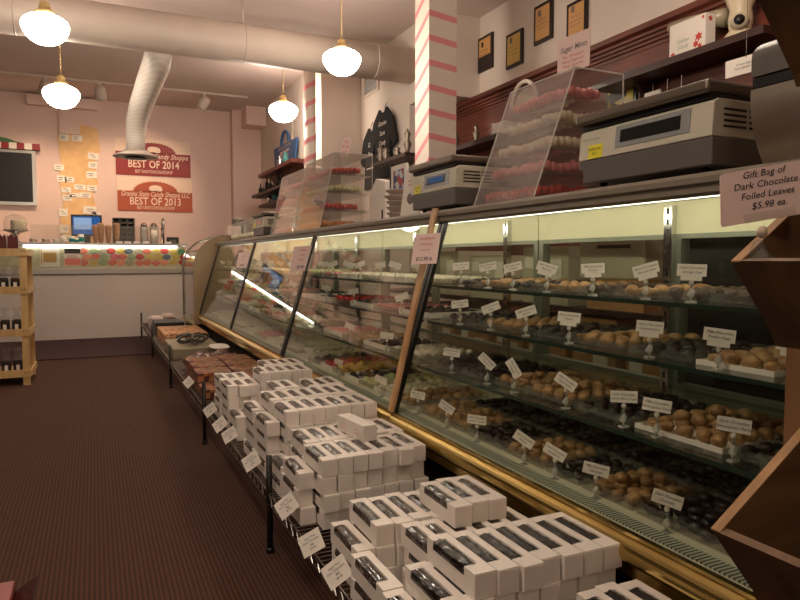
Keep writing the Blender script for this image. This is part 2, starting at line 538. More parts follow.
# ducts
bm = B(); tube(bm, [(-4.99, 6.5, 3.17), (3.14, 6.5, 3.17)], 0.18, 40)
for x in (-3.2, -0.55, 1.35, 2.70):
    tube(bm, [(x - 0.006, 6.5, 3.17), (x + 0.006, 6.5, 3.17)], 0.182, 40)
d = thing('air_duct', (0, 6.5, 2.99), 'large round painted air duct running across the room under the ceiling', 'duct')
part('duct_pipe', bm, M['duct'], d)
for x in (-1.6, 1.35):
    part('hanger', tube(B(), [(x, 6.5, 3.34), (x, 6.5, CEIL)], 0.012, 8), M['duct'], d)
bm = B(); tube(bm, [(0.60, 6.55, 3.06), (0.60, 6.9, 3.0), (0.55, 7.3, 2.88), (0.50, 7.7, 2.76), (0.465, 7.95, 2.62), (0.455, 8.02, 2.45), (0.455, 8.02, 2.30)], [0.115, 0.13, 0.125, 0.118, 0.11, 0.10, 0.10], 32)
part('flexible_branch', bm, M['duct_flex'], d)
bm = B(); lathe(bm, [(0.10, 0.03), (0.13, 0.07), (0.15, 0.05), (0.24, 0.01), (0.24, 0.0), (0.12, 0.0)], (0.455, 8.02, 2.25), 32)
part('diffuser', bm, M['duct'], d)
part('diffuser_core', lathe(B(), [(0.02, 0.03), (0.09, 0.0), (0.12, -0.012), (0.10, -0.02)], (0.455, 8.02, 2.25), 24), M['black'], d)

# pendant lamps
def pendant(x, y, z, label, s=1.0):
    t = thing('pendant_lamp', (x, y, CEIL), label, 'lamp', 'schoolhouse pendant lamps')
    part('canopy', lathe(B(), [(0.06, 0), (0.06, -0.015), (0.02, -0.04)], (x, y, CEIL), 20), M['brassd'], t)
    bm = B(); ztop = z + 0.175; n = int((CEIL - 0.03 - ztop) / 0.035)
    for k in range(n):
        zz = ztop + (CEIL - 0.03 - ztop) * (k + 0.5) / n
        a = 0.006; q = (a, 0) if k % 2 else (0, a)
        tube(bm, [(x - q[0], y - q[1], zz - 0.02), (x + q[0], y + q[1], zz), (x - q[0], y - q[1], zz + 0.02)], 0.0042, 5)
    part('chain', bm, M['brassd'], t)
    part('fitter', lathe(B(), [(0.012, 0.20), (0.03, 0.19), (0.038, 0.17), (0.04, 0.14), (0.062, 0.13), (0.068, 0.105), (0.062, 0.10)], (x, y, z), 24), M['brassd'], t)
    part('globe', lathe(B(), [(0.062, 0.105)] + [(r_ * s, z_ * s + 0.105 * (1 - s)) for r_, z_ in [(0.10, 0.096), (0.14, 0.076), (0.165, 0.055), (0.176, 0.034), (0.178, 0.012), (0.173, -0.012), (0.16, -0.04), (0.14, -0.07), (0.112, -0.098), (0.075, -0.118), (0.035, -0.128), (0.0, -0.13)]], (x, y, z), 40), M['globe'], t)
pendant(-0.27, 5.38, 2.72, 'white schoolhouse pendant on a chain, the largest one, top left', 0.87)
pendant(-0.24, 7.1, 2.64, 'white schoolhouse pendant hanging low behind the duct, left of the flexible branch', 0.9)
pendant(1.98, 5.47, 2.80, 'white schoolhouse pendant hanging in front of the duct, above the display cases', 0.92)
pendant(2.18, 8.16, 2.94, 'small white schoolhouse pendant beside the striped round pole')
pendant(-0.3, 1.3, 2.8, 'white schoolhouse pendant above the carpet near the camera')
pendant(2.3, 2.2, 2.95, 'white schoolhouse pendant above the staff aisle near the camera')
pendant(-2.4, 1.3, 2.8, 'unseen schoolhouse pendant added to brighten the left half of the shop')  # added lamp out of view, fills the left side with light
pendant(-0.6, -1.6, 2.75, 'unseen schoolhouse pendant added as fill light behind the camera')  # added lamp out of view, fill from behind the camera

# track with spots
tr = thing('light_track', (0, 10.3, CEIL), 'thin white light track along the ceiling near the far wall', 'track')
part('rail', box(B(), -3.4, 2.2, 10.285, 10.315, CEIL - 0.03, CEIL), M['duct'], tr)
def spot(x, label, aim=(0, 0.6, -1), watts=14):
    t = thing('track_spotlight', (x, 10.3, CEIL - 0.03), label, 'spotlight', 'track spotlights')
    part('stem', box(B(), x - 0.02, x + 0.02, 10.28, 10.32, CEIL - 0.09, CEIL - 0.03), M['duct'], t)
    d = Vector(aim).normalized(); p = Vector((x, 10.3, CEIL - 0.15))
    part('head', tube(B(), [p - d * 0.09, p - d * 0.06, p + d * 0.06, p + d * 0.10], [0.03, 0.07, 0.085, 0.085], 20), M['duct'], t)
    part('bulb', tube(B(), [p + d * 0.101, p + d * 0.108], [0.06, 0.05], 16), M['spot'], t)
    ld = bpy.data.lights.new('spot_beam', 'SPOT'); ld.energy = watts; ld.color = (1.0, 0.72, 0.48); ld.spot_size = math.radians(95); ld.spot_blend = 0.8; ld.shadow_soft_size = 0.05
    lo = bpy.data.objects.new('spot_beam', ld); col.objects.link(lo); lo.parent = t
    lo.location = p + d * 0.12 - t.location; lo.rotation_euler = d.to_track_quat('-Z', 'Y').to_euler()
spot(-0.54, 'white track spotlight behind the low pendant', (-0.2, 0.5, -0.9))
spot(0.14, 'white track spotlight left of the flexible duct')
spot(-2.2, 'unseen track spotlight added to brighten the far wall on the left')  # extra spot out of view, added for light on the far wall
spot(1.55, 'white track spotlight right of the flexible duct, aimed left', (-0.5, 0.45, -0.7))

# candy-striped square column and round pole
def candy(name, px, py, s, label):
    t = thing(name, (px + s / 2, py + s / 2, 0), label, 'column')
    part('shaft', box(B(), px, px + s, py, py + s, 0, CEIL), M['candy_w'], t)
    bm = B(); th = 0.0015; h = 0.052; rise = -0.035; pitch = 0.212
    k = 0; z = 0.3
    while z < CEIL - 0.1:
        # front face (towards the camera), then the aisle face, in slanting bands
        z1 = z + 0.17
        vs = [(px, py - th, z1), (px + s, py - th, z1 + rise), (px + s, py - th, z1 + rise + h), (px, py - th, z1 + h)]
        prism(bm, [(a, c) for a, b_, c in vs], 'y', py - th, py)
        prism(bm, [(py, z1), (py + s, z1 - 0.17), (py + s, z1 - 0.17 + h), (py, z1 + h)], 'x', px - th, px)
        prism(bm, [(py, z1 + rise), (py + s, z1 + rise - 0.03), (py + s, z1 + rise - 0.03 + h), (py, z1 + rise + h)], 'x', px + s, px + s + th)
        z += pitch
    part('ribbon_stripes', bm, M['candy_p'], t)
candy('striped_column', 2.70, 5.23, 0.275, 'square white column wound with pink stripes')
t = thing('striped_pole', (2.56, 7.9, 0), 'slim round white pole with spiral pink stripes', 'column')
cx, cy = 2.415, 7.82
t.location = (cx, cy, 0)
part('shaft', tube(B(), [(cx, cy, 0), (cx, cy, CEIL)], 0.072, 24), M['candy_w'], t)
bm = B(); n = 24; per = 0.215; hh = 0.062; r = 0.0735; prev = None
turns = int((CEIL - 0.2) / per * n)
for i in range(turns):
    a = 2 * PI * i / n; z = i * per / n
    p = (bm.verts.new((cx + r * math.cos(a), cy + r * math.sin(a), z)), bm.verts.new((cx + r * math.cos(a), cy + r * math.sin(a), z + hh)))
    if prev: bm.faces.new((prev[0], p[0], p[1], prev[1]))
    prev = p
part('spiral_stripe', bm, M['candy_p'], t)

# vent on the right wall
t = thing('wall_vent', (3.14, 7.63, 3.24), 'white wall vent high up under the duct', 'vent')
bm = B(); box(bm, 3.13, 3.15, 7.40, 7.86, 3.13, 3.16); box(bm, 3.13, 3.15, 7.40, 7.86, 3.42, 3.45); box(bm, 3.13, 3.15, 7.40, 7.43, 3.16, 3.42); box(bm, 3.13, 3.15, 7.83, 7.86, 3.16, 3.42)
part('frame', bm, M['wallr'], t)
bm = B()
for k in range(9): box(bm, 3.135, 3.149, 7.43, 7.83, 3.17 + k * 0.028, 3.182 + k * 0.028)
part('louvres', bm, M['sc_panel'], t)
t = tag(part('conduit', tube(B(), [(2.605, 9.28, 0.0), (2.605, 9.28, 3.3)], 0.012, 8), M['duct']), 'thin vertical conduit on the right wall beside the blue bag sign', 'pipe')

# ================================================================ FAR WALL
YF = 11.5
t = thing('wall_television', (-1.4, YF - 0.03, 1.93), 'black flat television with a silver frame on the far wall', 'television')
bm = B(); box(bm, -2.05, -0.76, YF - 0.06, YF, 1.92, 1.97); box(bm, -2.05, -0.76, YF - 0.06, YF, 2.70, 2.74); box(bm, -2.05, -2.0, YF - 0.06, YF, 1.97, 2.70); box(bm, -0.81, -0.76, YF - 0.06, YF, 1.97, 2.70)
part('bezel', bm, M['steel'], t)
part('panel', box(B(), -2.0, -0.81, YF - 0.045, YF, 1.97, 2.70), M['black'], t)
t = thing('striped_valance', (-1.4, YF - 0.06, 2.75), 'red and white striped valance above the television', 'valance')
bm = B(); bm2 = B()
for k in range(14):
    (box(bm2 if k % 2 else bm, -0.70 - 0.1 * (k + 1), -0.70 - 0.1 * k, YF - 0.10, YF - 0.002, 2.75, 2.84))
part('red_panels', bm, M['ban_red'], t); part('white_panels', bm2, M['paper'], t)
bm = B()
prism(bm, [(-1.30, 2.93), (-1.12, 2.90), (-1.0, 2.86), (-0.92, 2.845), (-1.05, 2.845), (-1.28, 2.845)], 'y', YF - 0.08, YF - 0.05)
prism(bm, [(-1.38, 3.02), (-1.30, 2.96), (-1.18, 2.90), (-1.35, 2.92)], 'y', YF - 0.07, YF - 0.04)
tag(part('holly_leaf', bm, mat('holly_green', (60, 110, 62), 0.5)), 'green leaf decoration sitting on the striped valance', 'decoration')

# aged plaster strip with cards
t = tag(part('plaster_strip', prism(B(), [(-0.43, 1.0), (0.02, 1.0), (0.03, 1.3), (-0.02, 1.5), (0.06, 1.75), (0.04, 2.0), (0.0, 2.15), (0.1, 2.3), (0.03, 2.6), (0.13, 2.8), (0.10, 3.15), (-0.12, 3.2), (-0.44, 3.1), (-0.46, 2.95), (-0.42, 2.6), (-0.46, 2.35), (-0.40, 2.0), (-0.46, 1.7), (-0.40, 1.4)], 'y', YF - 0.013, YF - 0.001), M['tan']), 'rough tan strip of aged plaster on the far wall, hung with cards', 'plaster')
for i, (x, z, ww, hh) in enumerate([(-0.37, 2.98, .13, .10), (-0.19, 2.98, .15, .09), (0.03, 2.72, .15, .10), (0.02, 2.58, .13, .10), (0.0, 2.43, .15, .11), (-0.45, 2.52, .13, .09), (-0.42, 2.35, .13, .10), (-0.31, 2.34, .13, .08), (-0.17, 2.23, .16, .08), (0.0, 2.22, .14, .09), (-0.36, 2.18, .13, .08), (-0.25, 2.10, .13, .07), (-0.35, 2.06, .13, .09), (-0.1, 2.11, .16, .08), (-0.04, 1.88, .19, .12), (0.05, 1.80, .12, .10), (-0.41, 1.83, .12, .12), (0.02, 1.64, .14, .1), (-0.40, 1.58, .13, .12), (0.03, 1.52, .16, .11), (-0.36, 1.44, .13, .1), (-0.36, 1.28, .15, .14)]):
    f = frame((x, YF - 0.02, z), (1, 0, rnd.uniform(-.06, .06)), (0, 0, 1))
    k = thing('wall_card', (x, YF - 0.02, z), 'white card on the aged plaster strip, %s from the top' % ORD[i], 'card', 'white cards on the plaster strip')
    part('card', sheet(B(), f, ww, hh, 0.004), M['paper'], k)
    bm = B()
    for q in range(2):
        sheet(bm, f @ Matrix.Translation((rnd.uniform(-.02, .02), 0.015 - 0.03 * q, 0.002)), ww * rnd.uniform(.3, .6), 0.008, 0.001)
    part('ink_marks', bm, M['ink'], k)
tag(part('wall_box', box(B(), -0.85, 0.11, YF - 0.12, YF - 0.001, 3.42, 3.56), M['wall']), 'long white junction box high on the far wall', 'box')
tag(part('wall_panel', box(B(), -0.43, -0.15, YF - 0.05, YF, 3.03, 3.40), M['wall']), 'white access panel under the junction box on the far wall', 'panel')

# banners
def banner(x0, x1, z0, z1, zt, m, year, label, llc):
    t = thing('award_banner', ((x0 + x1) / 2, YF - 0.02, z0), label, 'banner')
    part('cloth', box(B(), x0, x1, YF - 0.008, YF - 0.002, z0, zt), M['ban_wht'], t)
    bm = B(); box(bm, x0, x1, YF - 0.012, YF - 0.009, z0, z1)
    cx = (x0 + x1) / 2 + 0.0; rr = (zt - z1) * 1.35
    n = 40; p = []
    for k in range(n + 1):
        a = PI * k / n; q = rr * (1.0 if k % 2 else 0.93)
        p.append((cx + q * 1.25 * math.cos(a), z1 - 0.01 + q * 0.62 * math.sin(a)))
    prism(bm, p, 'y', YF - 0.012, YF - 0.009)
    part('colour_field', bm, m, t)
    bm = B(); blob(bm, (cx, YF - 0.0135, z1 + 0.055), (0.10, 0.003, 0.045), 16); blob(bm, (cx + 0.06, YF - 0.0135, z1 + 0.03), (0.05, 0.003, 0.03), 12); blob(bm, (cx - 0.05, YF - 0.0135, z1 + 0.035), (0.05, 0.003, 0.03), 12)
    part('pig_emblem', bm, M['ban_wht'], t)
    h = z1 - z0; W = x1 - x0
    f = lambda dz: frame((cx, YF - 0.0135, z0 + h * dz), (1, 0, 0), (0, 0, 1))
    bm = textbm('Granite State Candy Shoppe' + llc, 0.115, f(0.85), 0.35, W * 0.92, 0.006)
    merge(bm, textbm('BEST OF ' + year, 0.17, f(0.48), 0, W * 0.68, 0.012))
    merge(bm, textbm('BEST CANDY/CHOCOLATE SHOP', 0.07, f(0.17), 0, W * 0.5, 0.006))
    part('lettering', bm, M['ban_wht'], t)
banner(0.35, 1.49, 2.46, 2.83, 3.04, M['ban_red'], '2014', 'dark red banner reading best of 2014 on the far wall', '')
banner(0.365, 1.51, 1.89, 2.21, 2.42, M['ban_org'], '2013', 'orange banner reading best of 2013, the lower one', ' LLC')
tag(part('switch_plate', box(B(), 1.68, 1.92, YF - 0.012, YF, 1.42, 1.7), M['wall']), 'white wall panel to the right of the banners', 'panel')

# ================================================================ DIPPING COUNTER
t = thing('dipping_counter', (-0.5, 10.5, 0), 'white ice cream counter with a lit band of coloured flavour discs', 'counter')
part('front_panel', box(B(), -3.6, 1.22, 10.1, 10.9, 0.012, 0.90), M['counter'], t)
part('steel_ledge', box(B(), -3.6, 1.24, 10.07, 10.9, 0.90, 0.99), M['steel'], t, bevel=0.01)
part('poster_band', box(B(), -3.6, 1.20, 10.13, 10.15, 0.99, 1.28), mat('band_print', (206, 196, 164), 0.6, noise=0.15, nscale=14), t)
part('back_shell', box(B(), -3.6, 1.22, 10.3, 10.85, 0.99, 1.30), M['counter'], t)
part('steel_top', box(B(), -3.6, 1.25, 10.08, 10.85, 1.305, 1.335), M['steel'], t)
part('strip_light', box(B(), -0.85, 1.10, 10.10, 10.125, 1.275, 1.303), M['tubec'], t)
cols = {'coral': (216, 116, 98), 'red': (194, 70, 68), 'salmon': (236, 150, 122), 'yellow': (206, 176, 96), 'sage': (156, 168, 130), 'grey': (170, 160, 140), 'slate': (92, 104, 120), 'pink': (226, 116, 130), 'green': (84, 146, 100)}
dm = {k: mat('disc_' + k, v, 0.6, noise=0.12, nscale=30) for k, v in cols.items()}
rows = ['coral sage grey red yellow slate grey coral yellow red yellow green', 'salmon coral sage pink coral sage red yellow yellow slate yellow red', 'coral yellow sage coral salmon grey coral coral coral salmon yellow red']
for j, r in enumerate(rows):
    for i, c in enumerate(r.split()):
        x = -0.13 + i * 0.118 + (0.03 if j == 1 else 0) + rnd.uniform(-.012, .012); z = 1.225 - j * 0.082 + rnd.uniform(-.006, .006)
        bm = B(); n = 14
        prism(bm, [(x + 0.060 * (1 + .06 * math.sin(5 * a)) * math.cos(a), z + 0.041 * (1 + .08 * math.cos(4 * a)) * math.sin(a)) for a in [2 * PI * q / n for q in range(n)]], 'y', 10.126, 10.129)
        part('flavour_disc', bm, dm[c], t, c + ' flavour disc')
def poster(x0, x1, z0, z1, label, extra):
    p = thing('taped_poster', ((x0 + x1) / 2, 10.12, z0), label, 'poster')
    part('sheet', box(B(), x0, x1, 10.121, 10.125, z0, z1), M['paper'], p)
    for (a, b_, c, d, m) in extra: part('print_block', box(B(), a, b_, 10.118, 10.121, c, d), m, p)
poster(-0.66, -0.42, 1.01, 1.27, 'cream poster with a tan square taped inside the counter glass', [(-0.62, -0.46, 1.07, 1.2, mat('tan_print', (206, 160, 92))), (-0.65, -0.635, 1.04, 1.24, mat('tan_print_b', (206, 170, 120)))])
poster(-0.37, -0.16, 1.02, 1.265, 'pink poster with a dark photo strip on the counter front', [(-0.365, -0.165, 1.19, 1.255, M['black']), (-0.365, -0.165, 1.03, 1.12, mat('pink_print', (236, 130, 112))), (-0.34, -0.19, 1.135, 1.142, M['redink']), (-0.32, -0.21, 1.155, 1.16, M['redink'])])
p = part('front_glass', box(B(), -3.6, 1.22, 10.09, 10.094, 0.99, 1.305), M['glass'], t)

# things on and behind the dipping counter
t = tag(part('back_worktop', box(B(), -3.6, 1.3, 10.93, 11.49, 0.0, 1.30), M['steel']), 'steel work counter against the far wall behind the ice cream counter', 'counter')
t = thing('computer_monitor', (-0.085, 11.05, 1.30), 'black computer monitor with a blue screen behind the counter', 'monitor')
part('housing', box(B(), -0.30, 0.125, 11.06, 11.10, 1.46, 1.78), M['black'], t)
part('screen', box(B(), -0.275, 0.10, 11.055, 11.06, 1.485, 1.755), M['screen'], t)
part('screen_window', box(B(), -0.26, -0.02, 11.05, 11.055, 1.56, 1.735), M['screenw'], t)
part('neck', box(B(), -0.13, -0.04, 11.07, 11.1, 1.30, 1.47), M['black'], t); part('foot', box(B(), -0.2, 0.03, 11.0, 11.15, 1.30, 1.315), M['black'], t)
t = thing('cubby_shelf', (0.42, 11.0, 1.30), 'grey wooden cubby rack of small pigeonholes behind the counter', 'shelf')
bm = B(); box(bm, 0.27, 0.585, 11.12, 11.15, 1.30, 1.74)
for k in range(7): box(bm, 0.27, 0.585, 10.97, 11.12, 1.30 + k * 0.0717, 1.312 + k * 0.0717)
for k in range(4): box(bm, 0.27 + k * 0.1, 0.285 + k * 0.1, 10.97, 11.12, 1.30, 1.742)
part('rack_frame', bm, M['sc_grey'], t)
for i, x in enumerate([0.03, 0.10, 0.20, 0.31]):
    t = thing('waffle_cone_stack', (x, 10.55, 1.335), 'stack of brown waffle cones standing on the counter, %s from the left' % ORD[i], 'cones', 'waffle cone stacks')
    part('cones', lathe(B(), [(0.02, 0), (0.035, 0.08), (0.04, 0.16), (0.046, 0.24 + 0.03 * (i % 2)), (0.040, 0.27 + 0.03 * (i % 2)), (0.0, 0.26)], (x, 10.55, 1.335), 16), mat('waffle', (178, 140, 108), 0.7, noise=0.2), t)
for i, (x, z, m1) in enumerate([(-0.27, 0.10, 'teal'), (-0.16, 0.13, 'teal'), (-0.21, 0.08, 'teal')]):
    t = thing('paper_cup_stack', (x, 10.45, 1.335), 'white and teal paper cups upside down on the counter, %s of three' % ORD[i], 'cups', 'teal paper cups')
    part('cups', lathe(B(), [(0.045, 0), (0.043, z * .5), (0.035, z)], (x, 10.45, 1.335), 16), M['paper'], t)
    part('teal_band', lathe(B(), [(0.0455, z * .2), (0.0445, z * .45), (0.042, z * .7)], (x, 10.45, 1.335), 16), mat('teal', (40, 130, 130)), t)
for i, x in enumerate([-0.75, -0.60, -0.47, -0.39]):
    tag(part('small_tub', lathe(B(), [(0.045, 0), (0.05, 0.05 + 0.02 * (i == 3)), (0.05, 0.06 + 0.03 * (i == 3)), (0.01, 0.065 + 0.03 * (i == 3))], (x, 10.4, 1.335), 16), M['paper'] if i > 1 else M['duct']), 'small pale tub on the counter beside the cups, %s from the left' % ORD[i], 'tub')
for i, x in enumerate([0.72, 0.86]):
    t = thing('milkshake_blender', (x, 11.05, 1.30), ['steel drink mixer with a pale jug, left of the lit one', 'white drink mixer with a bright front panel'][i], 'mixer')
    part('body', box(B(), x - 0.055, x + 0.055, 11.0, 11.12, 1.30, 1.62), M['steel'], t, bevel=0.015)
    part('jug', lathe(B(), [(0.04, 0), (0.05, 0.1), (0.045, 0.18)], (x, 10.97, 1.38), 16), M['paper'] if i else M['clear'], t)
    part('cap', lathe(B(), [(0.05, 0), (0.05, 0.03), (0.02, 0.06)], (x, 11.05, 1.62), 16), M['chrome'], t)
t = thing('soda_dispenser', (1.0, 11.1, 1.30), 'tall slim chrome dispenser between the mixers and the black box', 'dispenser')
part('column', tube(B(), [(1.0, 11.1, 1.30), (1.0, 11.1, 1.70), (1.01, 11.1, 1.76)], [0.03, 0.03, 0.015], 16), M['chrome'], t)
part('spout', tube(B(), [(1.0, 11.1, 1.6), (0.97, 11.0, 1.58)], 0.012, 10), M['black'], t)
t = thing('card_terminal', (1.14, 11.05, 1.30), 'small black box with a grey window on the work counter', 'device')
part('body', box(B(), 1.05, 1.23, 11.0, 11.1, 1.30, 1.46), M['black'], t, bevel=0.01)
part('window', box(B(), 1.09, 1.19, 10.995, 11.0, 1.34, 1.42), M['sc_grey'], t)
t = thing('cake_stand', (-0.96, 10.4, 1.335), 'glass domed cake stand at the left end of the counter', 'cake stand')
part('pedestal', lathe(B(), [(0.09, 0), (0.03, 0.03), (0.02, 0.09), (0.06, 0.13), (0.16, 0.165), (0.165, 0.175)], (-0.96, 10.4, 1.335), 28), M['chrome'], t)
part('dome', lathe(B(), [(0.14, 0.176), (0.145, 0.27), (0.12, 0.34), (0.05, 0.375), (0.02, 0.385)], (-0.96, 10.4, 1.335), 28), M['clear'], t)
tag(part('iced_cake', lathe(B(), [(0.09, 0), (0.09, 0.12), (0.08, 0.13)], (-0.93, 10.4, 1.512), 20), M['white_c']), 'pale cake under the glass dome', 'cake')
for i, x in enumerate([0.33, 0.44, 0.56, 0.68, 0.98]):
    tag(part('counter_card', box(B(), x - 0.045, x + 0.045, 10.12, 10.125, 1.335, 1.365), M['paper']), 'small white price card on the counter edge, %s from the left' % ORD[i], 'card', 'price cards on the ice cream counter')
tag(part('glass_guard', box(B(), -0.8, 0.9, 10.6, 10.606, 1.335, 1.60), M['clear']), 'low clear sneeze guard on the ice cream counter', 'glass guard')
# ================================================================ DISPLAY CASES
def gx(z): return 1.09 + (z - 0.475) * (1.325 - 1.09) / (1.262 - 0.475)
SH = [(0.997, 1.275), (0.853, 1.235), (0.673, 1.185)]
STD = [0.70, 1.65, 2.63, 3.61, 4.60, 5.58, 6.56, 7.5]
def display_case(y0, y1, label):
    t = thing('display_case', (1.47, (y0 + y1) / 2, 0), label, 'display case', 'slanted glass display cases')
    e = 0.004; a, b = y0 + e, y1 - e
    part('base_cabinet', box(B(), 1.15, 1.85, a, b, 0.0, 0.41), M['base'], t)
    pr = [(1.155, 0.405), (1.15, 0.475)] + [(1.098 + 0.034 * math.cos(q), 0.441 + 0.033 * math.sin(q)) for q in [math.radians(95 + 14 * k) for k in range(12)]] + [(1.125, 0.398), (1.14, 0.396)]
    bm = B(); prism(bm, pr, 'y', a, b)
    prism(bm, [(1.085, 0.474), (1.085, 0.482), (1.10, 0.482), (1.10, 0.474)], 'y', a, b)
    prism(bm, [(1.100, 0.372), (1.100, 0.400), (1.15, 0.405), (1.15, 0.37)], 'y', a, b)
    part('brass_rail', bm, M['brass'], t)
    part('deck', box(B(), 1.10, 1.84, a, b, 0.455, 0.479), M['deck'], t)
    part('vent_strip', box(B(), 1.112, 1.155, a, b, 0.479, 0.483), M['grate'], t)
    g = [(gx(0.482), 0.482), (gx(1.262), 1.262), (gx(1.262) - 0.006, 1.262), (gx(0.482) - 0.006, 0.482)]
    part('front_glass', prism(B(), g, 'y', a + 0.023, b - 0.023), M['glass'], t)
    for yy in (a, b - 0.022):
        g2 = [(gx(0.482) + 0.006, 0.482), (gx(1.262) + 0.006, 1.262), (gx(1.262) - 0.012, 1.262), (gx(0.482) - 0.012, 0.482)]
        part('frame_strip', prism(B(), g2, 'y', yy, yy + 0.022), M['black'], t)
    part('top_panel', prism(B(), [(1.318, 1.252), (1.298, 1.258), (1.298, 1.276), (1.288, 1.280), (1.288, 1.294), (1.296, 1.304), (1.86, 1.308), (1.86, 1.298), (1.372, 1.296), (1.362, 1.262), (1.33, 1.252)], 'y', a, b), M['trim'], t)
    part('light_tube', tube(B(), [(1.392, a + 0.05, 1.277), (1.392, b - 0.05, 1.277)], 0.0125, 12), M['tube'], t)
    part('added_glow_baffle', prism(B(), [(1.366, 1.2555), (1.43, 1.2605), (1.43, 1.2615), (1.366, 1.2565)], 'y', a + 0.03, b - 0.03), M['lens'], t)  # added plate: blocks the tube's downward light and glows as a bright line
    part('rear_header', box(B(), 1.80, 1.845, a, b, 1.188, 1.298), M['header'], t)
    bm = B(); box(bm, 1.80, 1.84, a, b, 1.172, 1.188); box(bm, 1.80, 1.84, a, b, 0.655, 0.68)
    ym = (a + b) / 2 + 0.12
    for yy in (a, ym, b - 0.03): box(bm, 1.80, 1.84, yy, yy + 0.03, 0.68, 1.172)
    part('rear_door_frame', bm, M['greenframe'], t)
    part('rear_panel', box(B(), 1.80, 1.84, a, b, 0.479, 0.655), M['deck'], t)
    part('rear_door', box(B(), 1.818, 1.822, a + 0.03, ym, 0.68, 1.172), M['glassend'], t)
    part('rear_door', box(B(), 1.818, 1.822, ym + 0.03, b - 0.03, 0.68, 1.172), M['glassend'], t)
    for z, xf_ in SH:
        s = part('glass_shelf', box(B(), xf_ + 0.004, 1.78, a + 0.02, b - 0.02, z - 0.008, z), M['shelfglass'], t)
        part('shelf_edge', box(B(), xf_, xf_ + 0.004, a + 0.02, b - 0.02, z - 0.011, z), M['shelfedge'], s)
    for ys in STD:
        if a + 0.05 < ys < b - 0.05:
            bm = B(); box(bm, 1.776, 1.80, ys, ys + 0.034, 0.479, 1.285)
            for k in range(22): box(bm, 1.7745, 1.776, ys + 0.013, ys + 0.021, 0.52 + k * 0.035, 0.54 + k * 0.035, 1)
            p = part('shelf_standard', bm, [M['chrome'], M['black']], t)
            for z, xf_ in SH:
                part('shelf_bracket', prism(B(), [(1.776, z - 0.045), (1.776, z - 0.009), (xf_ + 0.05, z - 0.009), (xf_ + 0.05, z - 0.014)], 'y', ys + 0.014, ys + 0.02), M['chrome'], p)
    return t
c1 = display_case(0.60, 2.42, 'slanted glass case nearest the camera, full of dark and milk chocolates')
part('end_panel', prism(B(), [(1.10, 0.0), (1.07, 0.41), (1.09, 0.48), (1.315, 1.30), (1.85, 1.30), (1.85, 0)], 'y', 0.585, 0.602), M['trim'], c1)
c2 = display_case(2.42, 4.17, 'slanted glass case behind the wooden strip, holding white and foil-wrapped sweets')
c3 = display_case(4.17, 5.95, 'slanted glass case third along from the camera')
c4 = display_case(5.95, 7.85, 'slanted glass case farthest from the camera, before the curved one')
# wooden strip on the seam
g = [(gx(0.487) - 0.010, 0.487), (1.283, 1.312), (1.273, 1.312), (gx(0.487) - 0.021, 0.487)]
tag(part('wooden_strip', prism(B(), g, 'y', 2.395, 2.435), M['strip']), 'narrow wooden strip covering the seam between two glass cases', 'wood strip')

# curved case beyond
t = thing('curved_display_case', (1.35, 8.5, 0), 'curved glass bakery case at the far end of the row', 'display case')
def curve_prof(off=0.0):
    p = [(1.03 + off, 0.36), (1.03 + off, 1.02)]
    for k in range(1, 10):
        q = math.radians(90 * k / 9)
        p.append((1.40 - (0.37 - off) * math.cos(q), 1.02 + (0.36 - off) * math.sin(q)))
    return p
oc, ic = curve_prof(), curve_prof(0.02)
part('end_panel', prism(B(), curve_prof() + [(1.50, 1.38), (1.50, 0.36)], 'y', 7.865, 7.89), mat('olive_panel', (150, 128, 98), 0.5), t)
part('curved_glass', prism(B(), curve_prof(0.012) + ic[::-1], 'y', 7.89, 8.93), M['glass'], t)
for yy in (8.93,):
    part('chrome_arch', prism(B(), oc + curve_prof(0.035)[::-1], 'y', yy, yy + 0.03), M['chrome'], t)
part('base_cabinet', box(B(), 1.06, 1.85, 7.87, 8.96, 0.0, 0.33), M['base'], t)
part('brass_rail', box(B(), 1.01, 1.08, 7.87, 8.96, 0.33, 0.36), M['brass'], t)
part('deck', box(B(), 1.05, 1.85, 7.9, 8.93, 0.36, 0.39), M['deck'], t)
part('top_panel', box(B(), 1.36, 1.86, 7.87, 8.96, 1.37, 1.39), M['trim'], t)
part('rear_panel', box(B(), 1.82, 1.85, 7.9, 8.93, 0.39, 1.37), M['header'], t)
for z in (0.65, 0.93): part('glass_shelf', box(B(), 1.12, 1.8, 7.92, 8.92, z, z + 0.008), M['shelfglass'], t)
part('light_tube', tube(B(), [(1.42, 7.95, 1.345), (1.42, 8.88, 1.345)], 0.012, 10), M['tube'], t)

